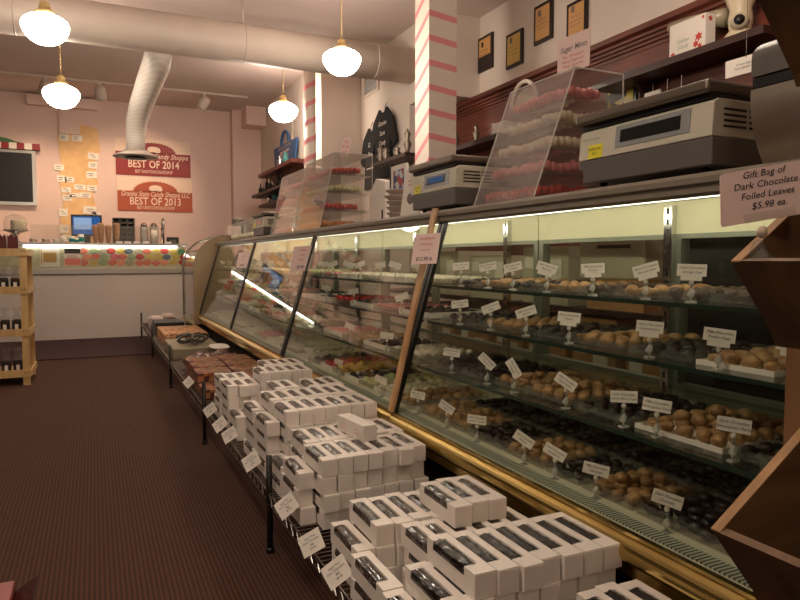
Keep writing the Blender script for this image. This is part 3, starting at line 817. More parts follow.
# ================================================================ CHOCOLATES
def lump(name, r, m, jit, seg=9):
    bm = B(); blob(bm, (0, 0, r[2] * 0.92), r, seg, jit)
    if name == 'bar':
        for v in bm.verts:
            v.co.z = min(v.co.z, r[2] * 1.5)
    me = bpy.data.meshes.new(name); bm.to_mesh(me); bm.free(); me.materials.append(m)
    return me
SHAPES = {
    'milk': [lump('milk_piece', (0.022, 0.019, 0.016), M['milk'], 0.10), lump('milk_piece', (0.019, 0.023, 0.016), M['milk'], 0.16), lump('bar', (0.021, 0.017, 0.015), M['milk'], 0.06)],
    'dark': [lump('dark_piece', (0.020, 0.018, 0.013), M['dark'], 0.14), lump('dark_piece', (0.019, 0.022, 0.014), M['dark'], 0.2), lump('bar', (0.022, 0.017, 0.012), M['dark'], 0.08)],
    'nut': [lump('nut_piece', (0.022, 0.020, 0.015), M['darkb'], 0.35), lump('nut_piece', (0.020, 0.023, 0.014), M['darkb'], 0.4)],
    'white': [lump('white_piece', (0.020, 0.018, 0.014), M['white_c'], 0.14), lump('white_piece', (0.018, 0.022, 0.014), M['white_c'], 0.2)],
    'green': [lump('green_piece', (0.020, 0.024, 0.018), M['green_c'], 0.14)],
    'pink': [lump('pink_piece', (0.018, 0.018, 0.014), M['pink_c'], 0.14)],
    'gold': [lump('gold_piece', (0.022, 0.022, 0.02), M['gold_f'], 0.2)],
    'red': [lump('red_piece', (0.022, 0.022, 0.018), M['red_f'], 0.2)],
}
NAMES = {'milk': ('milk_chocolate', 'milk chocolate'), 'dark': ('dark_chocolate', 'dark chocolate'), 'nut': ('nut_cluster', 'dark nut cluster'), 'white': ('white_confection', 'white confection'), 'green': ('green_confection', 'pale green sweet'), 'pink': ('pink_confection', 'pink sweet'), 'gold': ('gold_foil_candy', 'gold foil-wrapped candy'), 'red': ('red_foil_candy', 'red foil-wrapped candy')}
SHORT = {'milk': 'milk chocolate', 'dark': 'dark chocolate', 'nut': 'nut cluster', 'white': 'white confection', 'green': 'green sweet', 'pink': 'pink sweet', 'gold': 'gold candy', 'red': 'red candy'}
PIECES = []
def heap(kind, x0, x1, y0, y1, z, layers, where, pitch=0.041, rise=0.0):
    nx = max(1, int((x1 - x0) / pitch)); ny = max(1, int((y1 - y0) / pitch))
    for L in range(layers):
        for i in range(L, nx - (L if rise == 0 else 0)):
            for j in range(L, ny - L):
                if L == layers - 1 and L > 0 and rnd.random() < 0.25: continue
                x = x0 + (i + 0.5) * (x1 - x0) / nx + rnd.uniform(-.006, .006)
                y = y0 + (j + 0.5) * (y1 - y0) / ny + rnd.uniform(-.006, .006)
                PIECES.append((kind, (x, y, z + L * 0.019), rnd.uniform(0, PI), rnd.uniform(-.25, .25), where, '%s, %s row from glass, %s along, %s layer, %s' % (SHORT[kind], ORD[i], ORD[j], ['bottom', 'second', 'third', 'fourth'][L], where)))
def tray(x0, x1, y0, y1, z, label, m='clear', h=0.022, name='candy_tray'):
    t = thing(name, ((x0 + x1) / 2, (y0 + y1) / 2, z), label, 'tray')
    part('tray_floor', box(B(), x0, x1, y0, y1, z, z + 0.003), M[m], t)
    bm = B(); box(bm, x0, x0 + 0.003, y0, y1, z + 0.003, z + h); box(bm, x1 - 0.003, x1, y0, y1, z + 0.003, z + h)
    box(bm, x0 + 0.003, x1 - 0.003, y0, y0 + 0.003, z + 0.003, z + h); box(bm, x0 + 0.003, x1 - 0.003, y1 - 0.003, y1, z + 0.003, z + h)
    part('tray_rim', bm, M[m], t)
    return t
edges = [0.80, 1.20, 1.40, 1.56, 1.78, 2.01, 2.22, 2.40]
kinds = ['dark', 'milk', 'dark', 'milk', 'dark', 'milk', 'milk']
for i in range(7):
    a, b = edges[i] + 0.006, edges[i + 1] - 0.006
    w = '%s front deck tray' % ORD[i]
    tray(1.19, 1.43, a, b, 0.480, 'clear low tray of %s, %s from the camera along the deck' % (NAMES[kinds[i]][1], ORD[i]), 'clear' if i in (0, 2, 4, 5) else 'clear', 0.03)
    heap(kinds[i], 1.20, 1.42, a + 0.005, b - 0.005, 0.484, 2, w)
    w = '%s rear deck tray' % ORD[i]
    tray(1.435, 1.76, a, b, 0.480, 'clear tray heaped with dark chocolate, rear of the deck, %s along' % ORD[i])
    heap('dark' if i % 3 else 'dark', 1.445, 1.75, a + 0.005, b - 0.005, 0.484, 4 if i % 2 else 3, w, 0.043, rise=1)
plan = [
    # shelf index, [(y0, y1, kind, layers, tray material)]
    (2, 'lowest glass shelf', [(0.72, 0.98, 'dark', 2), (1.0, 1.26, 'milk', 2), (1.28, 1.50, 'dark', 2), (1.52, 1.74, 'milk', 1), (1.76, 1.92, 'milk', 1), (1.94, 2.14, 'dark', 2), (2.16, 2.38, 'dark', 2)]),
    (1, 'middle glass shelf', [(0.70, 0.90, 'nut', 1), (0.92, 1.12, 'milk', 1), (1.14, 1.34, 'dark', 1), (1.36, 1.60, 'milk', 1), (1.62, 1.84, 'dark', 1), (1.86, 2.10, 'milk', 1), (2.12, 2.38, 'dark', 1)]),
    (0, 'top glass shelf', [(0.70, 1.12, 'nut', 1), (1.14, 1.28, 'nut', 1), (1.30, 1.44, 'milk', 1), (1.46, 1.60, 'nut', 1), (1.62, 1.80, 'milk', 1), (1.82, 1.98, 'dark', 1), (2.0, 2.20, 'milk', 1), (2.22, 2.38, 'dark', 1)])]
for si, sn, L in plan:
    z, xf_ = SH[si]
    for i, (a, b, k, ly) in enumerate(L):
        w = '%s tray, %s' % (ORD[i], sn)
        tray(xf_ + 0.06, xf_ + 0.38, a, b, z, 'low tray of %s, %s from the camera on the %s' % (NAMES[k][1], ORD[i], sn), 'paper' if (si, i) in ((1, 1), (2, 1)) else 'clear', 0.012 if (si, i) in ((1, 1), (2, 1)) else 0.022)
        heap(k, xf_ + 0.065, xf_ + 0.375, a + 0.005, b - 0.005, z + 0.004, ly + (1 if si == 2 else 0), w, 0.047 if si < 2 else 0.045)
far = [  # the far cases
    (2.46, 4.14, [('deck', 'milk white green dark gold red nut white'.split()), (2, 'white dark milk pink nut'.split()), (1, 'dark pink nut red dark'.split()), (0, 'white white white white pink'.split())], 'second case'),
    (4.21, 5.92, [('deck', 'white white pink white'.split()), (2, 'white pink white dark'.split()), (1, 'dark pink dark green'.split()), (0, 'green white white white'.split())], 'third case'),
    (5.99, 7.82, [('deck', 'white white white'.split()), (2, 'white pink white'.split()), (1, 'pink dark white'.split()), (0, 'white dark white'.split())], 'fourth case')]
for y0, y1, rows_, cn in far:
    for s, ks in rows_:
        n = len(ks)
        z, xf_ = (0.480, 1.14) if s == 'deck' else SH[s]
        sn = 'deck' if s == 'deck' else ['top shelf', 'middle shelf', 'lowest shelf'][s]
        for i, k in enumerate(ks):
            a = y0 + 0.03 + (y1 - y0 - 0.06) * i / n; b = y0 + 0.03 + (y1 - y0 - 0.06) * (i + 1) / n - 0.015
            d = 0.40 if s == 'deck' else 0.30
            tray(xf_ + 0.055, xf_ + 0.055 + d, a, b, z, 'low tray of %s, %s along, %s, %s' % (NAMES[k][1], ORD[i], sn, cn), 'paper' if (i + (s == 1)) % 2 else 'clear')
            heap(k, xf_ + 0.06, xf_ + 0.05 + d, a + 0.005, b - 0.005, z + 0.004, 2 if s == 'deck' else 1, '%s tray, %s, %s' % (ORD[i], sn, cn), 0.05)
camp = Vector((0, 0, 1.1))
for kind in SHAPES:
    L = sorted([p for p in PIECES if p[0] == kind], key=lambda p: (Vector(p[1]) - camp).length)
    rest = L[290:]
    for _, pos, rz, rx, where, lab in L[:290]:
        o = bpy.data.objects.new(NAMES[kind][0], rnd.choice(SHAPES[kind]))
        col.objects.link(o); o.location = pos; o.rotation_euler = (rx, 0, rz)
        tag(o, lab, 'candy' if kind in ('gold', 'red', 'white', 'green', 'pink') else 'chocolate', '%s pieces, %s' % (NAMES[kind][1], where))
    if rest:
        bm = B()
        for _, pos, rz, rx, where, lab in rest:
            n0 = len(bm.verts); me = rnd.choice(SHAPES[kind]); bm.from_mesh(me); bm.verts.ensure_lookup_table()
            bmesh.ops.transform(bm, matrix=Matrix.Translation(pos) @ Matrix.Rotation(rz, 4, 'Z') @ Matrix.Rotation(rx, 4, 'X'), verts=bm.verts[n0:])
        for f in bm.faces: f.smooth = True
        tag(part(NAMES[kind][0] + '_heap', bm, SHAPES[kind][0].materials[0]), 'heaped %s pieces at the back and in the farther cases' % NAMES[kind][1], 'candy' if kind in ('white', 'pink') else 'chocolates', kind='stuff')

# ================================================================ PRICE CARD HOLDERS
def holder(x, y, z, texts, label, ht=0.078, cw=0.066, chh=0.030, ang=0.0, tilt=0.0, roll=0.0, ts=0.0088, group='price cards in clip holders', sleeve=True):
    t = thing('price_card_holder', (x, y, z), label, 'price card', group)
    bm = B(); box(bm, x - 0.011, x + 0.011, y - 0.008, y + 0.008, z, z + 0.004)
    tube(bm, [(x, y, z + 0.004), (x - 0.003, y, z + 0.018), (x + 0.003, y, z + 0.03), (x, y, z + ht - 0.034)], [0.006, 0.009, 0.006, 0.005], 8)
    part('clear_clip', bm, M['clip'], t)
    part('ball_joint', blob(B(), (x, y, z + ht - (0.032 if sleeve else 0.023)), (0.0065, 0.0065, 0.0075), 10), M['paper'], t)
    a = math.radians(37 + ang)      # 0 = facing the aisle
    n = Vector((-math.cos(a), -math.sin(a), 0.12 + tilt)).normalized()
    up = Vector((0, 0, 1)); xd = up.cross(n).normalized(); yd = n.cross(xd)
    R = Matrix.Rotation(roll, 4, n)
    xd = R @ xd; yd = R @ yd
    f = frame(Vector((x, y, z + ht)) + n * 0.003, xd, yd)
    bm = B(); sheet(bm, f, cw, chh, 0.0008); 
    if sleeve: sheet(bm, f @ Matrix.Translation((0, -chh * 0.62, -0.001)), cw * 0.72, chh * 0.5, 0.0008)
    part('card', bm, M['paper'], t)
    if texts:
        part('lettering', lines(texts, ts, f, 1.25, 0.3), M['ink'], t)
    return t
T3 = {}
def cards(L, x, z, where, texts, rolls):
    for i, y in enumerate(L):
        holder(x, y, z, texts[i], 'white price card, %s from the %s end %s' % (ORD[i], 'far', where), ang=rnd.uniform(-6, 10), roll=rolls[i], tilt=0.15, sleeve=z > 0.7 and i > 2)
MC, DC = 'Milk Chocolate', 'Dark Chocolate'
cards([2.259, 2.063, 1.903, 1.715, 1.501, 1.298, 1.152], 1.31, 0.997, 'of the top shelf in the nearest case', [[MC, 'Almonds'], [DC, 'Pretzels'], [MC, 'Peanuts'], [DC, 'Almonds'], [MC, 'Crunch'], [DC, 'Almond Bark'], [DC, 'Orange Peel']], [0.1, 0.2, 0.25, -0.3, 0.05, 0.3, -0.03])
cards([2.196, 1.978, 1.769, 1.554, 1.241, 1.037, 0.86], 1.27, 0.853, 'of the middle shelf in the nearest case', [[DC, 'Truffles'], [DC, 'Mints'], [MC, 'Squares'], [DC, 'Raisins'], [DC, 'Caramelicious'], [MC, 'Potato Chips'], [MC, 'Pecans']], [0.15, 0.4, 0.35, -0.08, -0.05, -0.12, -0.1])
cards([2.168, 1.922, 1.761, 1.502, 1.274, 1.164, 0.954], 1.22, 0.673, 'of the lowest shelf in the nearest case', [[MC, 'Coconut'], [DC, 'Coconut'], [MC, 'Nougat'], [MC, 'Peppermint'], [DC, 'French Mint Creams'], [MC, 'Wintergreen Patties'], [DC, 'Wintergreen Patties']], [-0.1, -0.7, -0.9, -0.5, 0.02, -0.06, -0.08])
cards([2.356, 2.115, 1.904, 1.632, 1.484, 1.315, 1.08], 1.17, 0.479, 'of the deck in the nearest case', [[MC, 'Creams'], [DC, 'Creams'], [MC, 'Lemon Creams'], [DC, 'Walnut'], [DC, 'Raspberry'], [MC, 'Caramels'], [DC, 'Caramels']], [-0.1, -0.45, -0.05, -0.5, -0.4, -0.15, -0.25])
for cn, y0, y1, cfg in (('second case', 2.5, 4.1, ((1.31, 0.997, 7), (1.27, 0.853, 3), (1.22, 0.673, 3), (1.17, 0.479, 3))), ('third case', 4.25, 5.9, ((1.31, 0.997, 5), (1.27, 0.853, 3), (1.22, 0.673, 3))), ('fourth case', 6.0, 7.8, ((1.31, 0.997, 4), (1.22, 0.673, 2)))):
    for (x, z, n) in cfg:
        sn = {0.997: 'top shelf', 0.853: 'middle shelf', 0.673: 'lowest shelf', 0.479: 'deck'}[z]
        for i in range(n):
            holder(x, y0 + (y1 - y0) * (i + 0.5) / n + rnd.uniform(-.05, .05), z, None, 'white price card, %s from the near end, %s of the %s' % (ORD[i], sn, cn), ang=rnd.uniform(-15, 15), roll=rnd.uniform(-.4, .4), sleeve=False)

# signs clipped on the seams
def seam_sign(y, z, wd, h, rows_, label, last=None, dx=0.03):
    x = gx(z) - dx
    n = Vector((-0.86, -0.42, 0.27)).normalized(); xd = Vector((0.44, -0.9, 0.03)); xd = (xd - n * xd.dot(n)).normalized(); yd = n.cross(xd)
    f = frame((x - 0.01, y, z), xd, yd)
    t = thing('seam_sign', (x, y, z), label, 'sign')
    part('sheet', sheet(B(), f, wd, h, 0.002), M['pinkpaper'], t)
    bm = lines(rows_, h * 0.125, f @ Matrix.Translation((0, h * 0.15, 0)), 1.5, 0.2)
    part('red_lettering', bm, M['redink'], t)
    part('price_lettering', lines([last], h * 0.17, f @ Matrix.Translation((0, -h * 0.34, 0)), 1.2, 0.25, None, 0.01), M['ink'], t)
seam_sign(2.34, 1.145, 0.125, 0.125, ['handdipped', 'chocolate', 'assorts'], 'pink paper price sign clipped over the wooden strip', '$12.98 lb.', 0.085)
seam_sign(4.22, 1.11, 0.19, 0.17, ['milkfat', 'cream', 'fudge'], 'pink paper price sign on the seam of the second and third cases', '$3.98')
seam_sign(6.1, 1.10, 0.16, 0.15, ['salted', 'nuts'], 'small pink paper price sign on the farthest black seam', '$9.98')

# ================================================================ WIRE RACKS + CARTONS
ZS = 0.231
def rack(y0, y1, label, x1=1.04, first=False):
    t = thing('wire_rack', (0.8, (y0 + y1) / 2, 0), label, 'rack', 'low chrome wire racks')
    bm = B(); x0 = 0.572
    n = int((y1 - y0) / 0.026)
    for i in range(n + 1):
        y = y0 + (y1 - y0) * i / n
        tube(bm, [(x0, y, ZS - 0.003), (x1, y, ZS - 0.003)], 0.0019, 4)
    for x in (0.70, 0.87): tube(bm, [(x, y0, ZS - 0.0075), (x, y1, ZS - 0.0075)], 0.003, 5)
    part('wire_shelf', bm, M['wire'], t)
    bm = B(); tube(bm, [(x0, y0, ZS - 0.003), (x0, y1, ZS - 0.003)], 0.0042, 6); tube(bm, [(x0, y0, ZS - 0.04), (x0, y1, ZS - 0.04)], 0.0042, 6)
    n = int((y1 - y0) / 0.035)
    tube(bm, [(x0, y0 + (y1 - y0) * i / n, ZS - 0.005 - 0.033 * (i % 2)) for i in range(n + 1)], 0.0024, 4)
    tube(bm, [(x1, y0, ZS - 0.003), (x1, y1, ZS - 0.003)], 0.004, 6)
    part('edge_truss', bm, M['wire'], t)
    for x in (0.575, x1 - 0.005):
        for y in ((y0 + 0.012, y1 - 0.012) if first else (y1 - 0.012,)):
            bm = B(); tube(bm, [(x, y, 0.02), (x, y, 0.37 if x < 0.6 else ZS - 0.007)], 0.0115, 12)
            if x < 0.6:
                for k in range(10): tube(bm, [(x, y, 0.04 + k * 0.025), (x, y, 0.043 + k * 0.025)], 0.0121, 12)
            l = part('leg', bm, M['blackm'], t)
            part('foot', tube(B(), [(x, y, 0.0), (x, y, 0.02)], 0.016, 12), M['black'], l)
rack(0.55, 2.42, 'chrome wire rack nearest the camera, under the biggest carton stacks', first=True)
rack(2.455, 4.04, 'chrome wire rack second from the camera')
rack(4.075, 5.96, 'chrome wire rack under the orange floral packs')
rack(5.995, 7.92, 'chrome wire rack under the grey and wicker packs')
rack(7.955, 9.80, 'chrome wire rack at the far end by the white counter', 0.95)

CW, CL, CH = 0.0535, 0.208, 0.0565
def carton_mesh():
    bm = B(); w_, l_, h_ = CW / 2 - 0.0008, CL / 2, CH - 0.0008
    wy0, wy1, wx1 = -0.062, 0.076, 0.0065
    z0, z1 = h_ - 0.007, h_
    box(bm, -w_ + 0.003, w_, -l_, l_, 0, z0)
    box(bm, -w_, -w_ + 0.003, wy0, wy1, 0, h_ - 0.020)          # the window folds over the aisle side
    box(bm, -w_, -w_ + 0.003, -l_, wy0, 0, z0); box(bm, -w_, -w_ + 0.003, wy1, l_, 0, z0)
    box(bm, -w_, w_, -l_, wy0, z0, z1); box(bm, -w_, w_, wy1, l_, z0, z1)
    box(bm, wx1, w_, wy0, wy1, z0, z1)
    # end flap, slightly proud with a diagonal fold
    prism(bm, [(-w_ + 0.0015, 0.002), (w_ - 0.0015, 0.002), (w_ - 0.0015, h_ - 0.004), (-w_ + 0.0015, h_ - 0.002)], 'y', -l_ - 0.0012, -l_)
    me = bpy.data.meshes.new('carton'); bm.to_mesh(me); bm.free(); me.materials.append(M['carton'])
    return me
def film_mesh(m, seed):
    r = random.Random(seed); bm = B()
    ny = 14; g = []; w_ = CW / 2
    for j in range(ny + 1):
        y = -0.062 + 0.138 * j / ny; k = 1 - 0.5 * max(0, (j - ny * 0.6) / (ny * 0.4)) ** 2
        q = lambda: r.uniform(-0.0012, 0.0016)
        prof = [(-w_ + 0.0004, CH - 0.0202), (-w_ + 0.0008, CH - 0.011), (-w_ + 0.0035, CH - 0.0035 + q()), (-0.017, CH - 0.0012 + q()), (-0.010, CH + 0.0006 + q()), (0.0, CH - 0.001 + q()), (0.0066, CH - 0.006)]
        g.append([bm.verts.new((px, y, pz)) for px, pz in prof])
    nx = 6
    for j in range(ny):
        for i in range(nx):
            f = bm.faces.new((g[j][i], g[j][i + 1], g[j + 1][i + 1], g[j + 1][i])); f.smooth = True
    me = bpy.data.meshes.new('film'); bm.to_mesh(me); bm.free(); me.materials.append(m)
    return me
CM = carton_mesh()
FM = {'brown': [film_mesh(M['film'], s) for s in (1, 2, 3)], 'dark': [film_mesh(M['filmd'], s) for s in (4, 5, 6)]}
proto = None
def carton(x, y, z, rz, label, fk='brown', group=None):
    o = bpy.data.objects.new('candy_carton', CM); col.objects.link(o)
    o.location = (x, y, z); o.rotation_euler = (0, 0, rz)
    tag(o, label, 'box', group)
    f = bpy.data.objects.new('film_window', rnd.choice(FM[fk])); col.objects.link(f); f.parent = o
    return o
GR = 'white windowed candy cartons on the wire racks'
def stack(x0, y0, n, layers, desc, skew=0.0, fk='brown', start=0, rowname='row', first=0):
    """n cartons side by side from x0; y0 is the front (camera) side"""
    for L in range(start, layers):
        lx = rnd.uniform(-.006, .006) if L < layers - 1 else 0; ly = rnd.uniform(-.006, .006)
        ln = 'top layer' if L == layers - 1 else ORD[L] + ' layer up'
        for i in range(n):
            jx = rnd.uniform(-.0012, .0012); jy = rnd.uniform(-.011, .011) if L == layers - 1 else rnd.uniform(-.007, .007)
            x = x0 + (i + 0.5) * (CW + 0.0022) + jx + lx; y = y0 + CL / 2 + skew * i + jy + ly
            carton(x, y, ZS + L * (CH + 0.0004), rnd.uniform(-.012, .012), 'white carton, %s from aisle, %s, %s' % (ORD[i + first], ln, desc), fk, GR)
P = CW + 0.0022
stack(0.90, 0.86, 3, 3, "the low front stack", fk='dark')
stack(0.585, 0.90, 2, 2, "the low aisle stack nearest the camera", fk='dark')
stack(0.575, 1.125, 2, 2, "the lower step of the nearest big stack", fk='dark')
stack(0.575 + 2 * P, 1.125, 7, 4, "the nearest big stack", fk='dark')
stack(0.63, 1.125, 1, 3, "the upper step of the nearest big stack", fk='dark', start=2)
stack(0.58, 1.345, 1, 2, "the pair behind that stack's step", fk='brown')
stack(0.72, 1.34, 6, 3, "the row behind the nearest big stack")
stack(0.60, 1.56, 1, 2, "the pair edging the second group")
stack(0.655, 1.56, 7, 3, 'the second group from the camera')
stack(0.835, 1.47, 3, 4, "the trio crowning the second group", start=3)
stack(0.645, 1.99, 7, 4, "the wall-like stack's front row", 0.004)
stack(0.59, 2.06, 1, 3, "the wall-like stack's aisle column")
stack(0.66, 2.215, 7, 4, "the wall-like stack's back row", 0.004)
stack(0.655, 2.46, 7, 5, "the five-high stack's front row", 0.004)
stack(0.655, 2.70, 7, 5, "the five-high stack's middle row", 0.003)
stack(0.74, 2.93, 2, 5, "the five-high stack's back pair")
stack(0.90, 2.93, 3, 5, "the five-high stack's back trio")
stack(0.60, 2.30, 1, 2, "the pair by the black post")
stack(0.60, 2.56, 1, 4, "the slim aisle tower")
stack(0.60, 2.79, 1, 4, "the second slim aisle tower")
stack(0.60, 3.16, 2, 2, "the low pair before the far stack")
stack(0.60, 3.38, 3, 4, "the far stack's lower front row")
stack(0.77, 3.38, 5, 5, "the far stack's higher front row")
stack(0.60, 3.60, 3, 4, "the far stack's lower back row")
stack(0.85, 3.62, 4, 5, "the far stack's higher back row")
# the closed carton lying on top, window down, pink stamps showing
zt = ZS + 4 * (CH + 0.0004) + 0.0005
t = thing('closed_candy_carton', (0.86, 2.24, zt), 'closed white carton with pink stamps lying across the tall stack', 'box')
part('carton', box(B(), -CW / 2 + 0.86, CW / 2 + 0.86, 2.24 - CL / 2, 2.24 + CL / 2, zt, zt + CH), M['carton'], t)
for k in (-0.05, 0.05):
    f = frame((0.86 - CW / 2 - 0.0006, 2.24 + k, zt + CH / 2), (0, -1, 0), (0, 0, 1))
    part('pink_stamp', lines(['candy', 'shoppe'], 0.012, f, 1.2, 0.3), mat('pink_stamp_ink', (226, 140, 130)), t)
t.rotation_euler = (0, 0, 0.12)

# tags hanging on the rack edge
TG = [(0.99, ''), (1.22, ''), (1.588, ''), (1.811, ''), (2.082, ''), (2.62, ''), (3.09, ''), (3.352, ''), (3.662, ''), (4.569, '')]
for i, (y, _) in enumerate(TG):
    z = 0.285 + rnd.uniform(-.01, .012)
    n = Vector((-0.62, -0.62, 0.48)).normalized(); xd = Vector((0.7, -0.7, 0)); yd = n.cross(xd)
    R = Matrix.Rotation(rnd.choice([0.75, 0.65, -0.7, 0.8]) + rnd.uniform(-.1, .1), 4, n)
    c = Vector((0.553, y, z)); f = frame(c, R @ xd, R @ yd)
    t = thing('rack_tag', (0.56, y, z), 'square white price tag hooked on the rack edge, %s from the camera' % ORD[i], 'price tag', 'price tags on the rack edge')
    part('card', sheet(B(), f, 0.072, 0.062, 0.001), M['paper'], t)
    part('clip', tube(B(), [(0.566, y, ZS - 0.003), (0.561, y, z - 0.02), (0.556, y, z)], 0.004, 6), M['clear'], t)
    part('lettering', lines(['Sugar Free', DC, 'Bag', '$9.98'], 0.0085, f, 1.25, 0.2), M['ink'], t)

# packs farther along the rack
flor = voronoi_mat('floral_wrap', [(146, 76, 46), (166, 110, 70), (86, 32, 26), (160, 126, 92), (84, 80, 50), (112, 48, 34)], 30, 0.4)
wick = voronoi_mat('wicker_pack', [(176, 112, 66), (206, 148, 96), (128, 62, 40), (226, 186, 140)], 60, 0.6, (0.6, 2, 2))
i = 0
for (x0, y0, L) in ((0.60, 4.20, 1), (0.84, 4.20, 2), (0.60, 4.46, 2), (0.84, 4.46, 2), (0.61, 4.74, 2), (0.85, 4.74, 2), (0.61, 5.01, 2), (0.85, 5.01, 2)):
    for k in range(L):
        t = tag(part('floral_gift_box', box(B(), x0, x0 + 0.225, y0, y0 + 0.24, ZS + k * 0.062, ZS + k * 0.062 + 0.06), flor, bevel=0.004), 'orange floral gift box, layer %s of the %s pile from the camera' % (ORD[k], ORD[i]), 'box', 'orange floral gift boxes'); t['group'] = 'orange floral gift boxes'
    i += 1
for i, (x, y) in enumerate(((0.70, 5.42), (0.86, 5.5), (0.99, 5.4), (0.80, 5.66), (0.97, 5.68))):
    bm = B(); blob(bm, (x, y, ZS + 0.062), (0.08, 0.09, 0.052), 12, 0.3)
    t = tag(part('dark_candy_bag', bm, mat('maroon_wrap', (86, 40, 34), 0.25, noise=0.6, nscale=40, bump=0.8, coat=1)), 'crumpled dark maroon candy bag between the floral boxes and the grey pack, %s one' % ORD[i], 'bag', 'dark candy bags')
t = thing('grey_gift_pack', (0.8, 6.2, ZS), 'long pale grey gift pack topped with a black ribbon', 'gift pack')
part('box', box(B(), 0.60, 1.02, 5.98, 6.75, ZS, ZS + 0.10), mat('grey_wrap', (150, 136, 112), 0.5, noise=0.1), t, bevel=0.01)
bm = B()
for k in range(7):
    a = k * 0.9; R_ = 0.07 + 0.01 * (k % 3); cc = Vector((0.80 + 0.07 * math.cos(a), 6.25 + 0.12 * math.sin(a), ZS + 0.115))
    tube(bm, [cc + Vector((R_ * math.cos(q) * math.cos(a) * 1.2, R_ * 1.6 * math.cos(q) * math.sin(a + .6), 0.012 + 0.03 * (1 + math.sin(q)))) for q in [2 * PI * p / 12 for p in range(12)]], 0.011, 6)
part('ribbon', bm, mat('grey_ribbon', (70, 66, 58), 0.35), t)
tag(part('paper_doily', sheet(B(), frame((0.98, 5.9, ZS + 0.115), (1, 0.1, 0), (0, 1, 0.1)), 0.16, 0.2, 0.002, 0, 0.06), M['paper']), 'white card lying beside the black ribbon', 'card')
for i, (y, k) in enumerate(((7.0, 0), (7.0, 1), (7.45, 0), (7.45, 1))):
    tag(part('wicker_gift_pack', box(B(), 0.62, 1.05, y, y + 0.42, ZS + k * 0.062, ZS + k * 0.062 + 0.06), wick, bevel=0.006), 'brown woven-look gift pack, %s of the %s pair' % (['lower', 'upper'][k], ['nearer', 'farther'][i // 2]), 'gift pack', 'woven-look gift packs')
tag(part('black_tray', box(B(), 0.62, 0.94, 8.0, 8.5, ZS, ZS + 0.15), M['black'], bevel=0.01), 'black deep tray on the farthest rack', 'tray')
for i, (x, y, w_, m_) in enumerate(((0.62, 8.62, 0.14, 'pinkpaper'), (0.78, 8.60, 0.14, 'bagred'), (0.62, 8.95, 0.15, 'paper'), (0.79, 8.95, 0.14, 'pinkpaper'))):
    tag(part('candy_packet', box(B(), x, x + w_, y, y + 0.26, ZS, ZS + 0.17 - 0.02 * (i % 3)), M[m_], bevel=0.02), ['pale pink', 'maroon', 'white square', 'pink square'][i] + ' packet on the farthest rack beside the black tray', 'packet')
# ================================================================ SCALES ON THE CASE TOPS
ZT = 1.309
def scale(y0, y1, x0, label, lit, text=False, detail=True):
    """counter scale whose display side faces the aisle"""
    L = y1 - y0
    t = thing('counter_scale', (x0 + 0.2, (y0 + y1) / 2, ZT), label, 'scale')
    xb = x0 + 0.33
    part('lower_housing', prism(B(), [(y0, 1.335), (y1 - 0.02, 1.335), (y1 - 0.02, 1.375), (y1, 1.378), (y1, 1.405), (y0, 1.405)], 'x', x0, xb), M['sc_grey'], t, bevel=0.004)
    up = prism(B(), [(x0 - 0.002, 1.4055), (xb, 1.4055), (xb, 1.50), (x0 + 0.022, 1.50), (x0 + 0.006, 1.49)], 'y', y0 + 0.001, y1 - 0.001)
    part('upper_housing', up, M['sc_beige'], t, bevel=0.003)
    def FX(z): return x0 - 0.002 + (z - 1.4055) * 0.008 / 0.0845
    def onface(a, b, za, zb, th, nm, m, par=t):
        bm = B(); prism(bm, [(FX(za) - th, za), (FX(za) + 0.001, za), (FX(zb) + 0.001, zb), (FX(zb) - th, zb)], 'y', a, b)
        return part(nm, bm, m, par)
    pa, pb = y0 + L * 0.14, y0 + L * 0.68
    pn = onface(pa, pb, 1.425, 1.487, 0.002, 'display_panel', M['sc_panel'])
    onface(pa + 0.03, pb - 0.02, 1.438, 1.474, 0.003, 'display_window', M['lcd'] if lit else M['lcdoff'], pn)
    if lit:
        onface(pa + 0.05, pb - 0.05, 1.446, 1.466, 0.0036, 'display_segments', emit('lcd_glow', (0.10, 0.2, 0.4), 0.07), pn)
    part('plate_support', box(B(), x0 + 0.01, xb - 0.01, y0 + 0.012, y1 - 0.004, 1.50, 1.514), M['black'], t)
    part('weighing_plate', box(B(), x0 - 0.012, xb + 0.01, y0 + 0.006, y1 + 0.006, 1.514, 1.545), M['platesteel'], t, bevel=0.008)
    bm = B()
    for k in range(4):
        z = 1.43 + k * 0.014
        box(bm, x0 + 0.04, x0 + 0.12, y0 - 0.0006, y0 + 0.001, z, z + 0.0055); box(bm, x0 + 0.132, x0 + 0.20, y0 - 0.0006, y0 + 0.001, z, z + 0.0055)
    part('vent_slots', bm, M['black'], t)
    for (fx, fy) in ((x0 + 0.04, y0 + 0.05), (x0 + 0.04, y1 - 0.07), (xb - 0.04, y0 + 0.05), (xb - 0.04, y1 - 0.07)):
        part('foot', tube(B(), [(fx, fy, ZT), (fx, fy, 1.335)], [0.014, 0.011], 12), M['black'], t)
    onface(y1 - 0.105, y1 - 0.045, 1.408, 1.448, 0.0015, 'yellow_sticker', M['yellow'])
    f = frame((FX(1.42) - 0.0024, y1 - 0.075, 1.428), (0, -1, 0), (0, 0, 1))
    part('sticker_text', lines(['INSPECTED', '2015'], 0.011, f, 1.2), M['ink'], t)
    f = frame((FX(1.462) - 0.0008, y1 - 0.055, 1.466), (0, -1, 0), (0, 0, 1))
    part('maker_lettering', lines(['METTLER TOLEDO'], 0.009, f), M['greyink'], t)
    return t
scale(1.168, 1.66, 1.385, 'large grey and beige counter scale with a dark display on the nearest case', False)
scale(2.44, 2.87, 1.385, 'counter scale with a blue-lit display beside the square column', True)
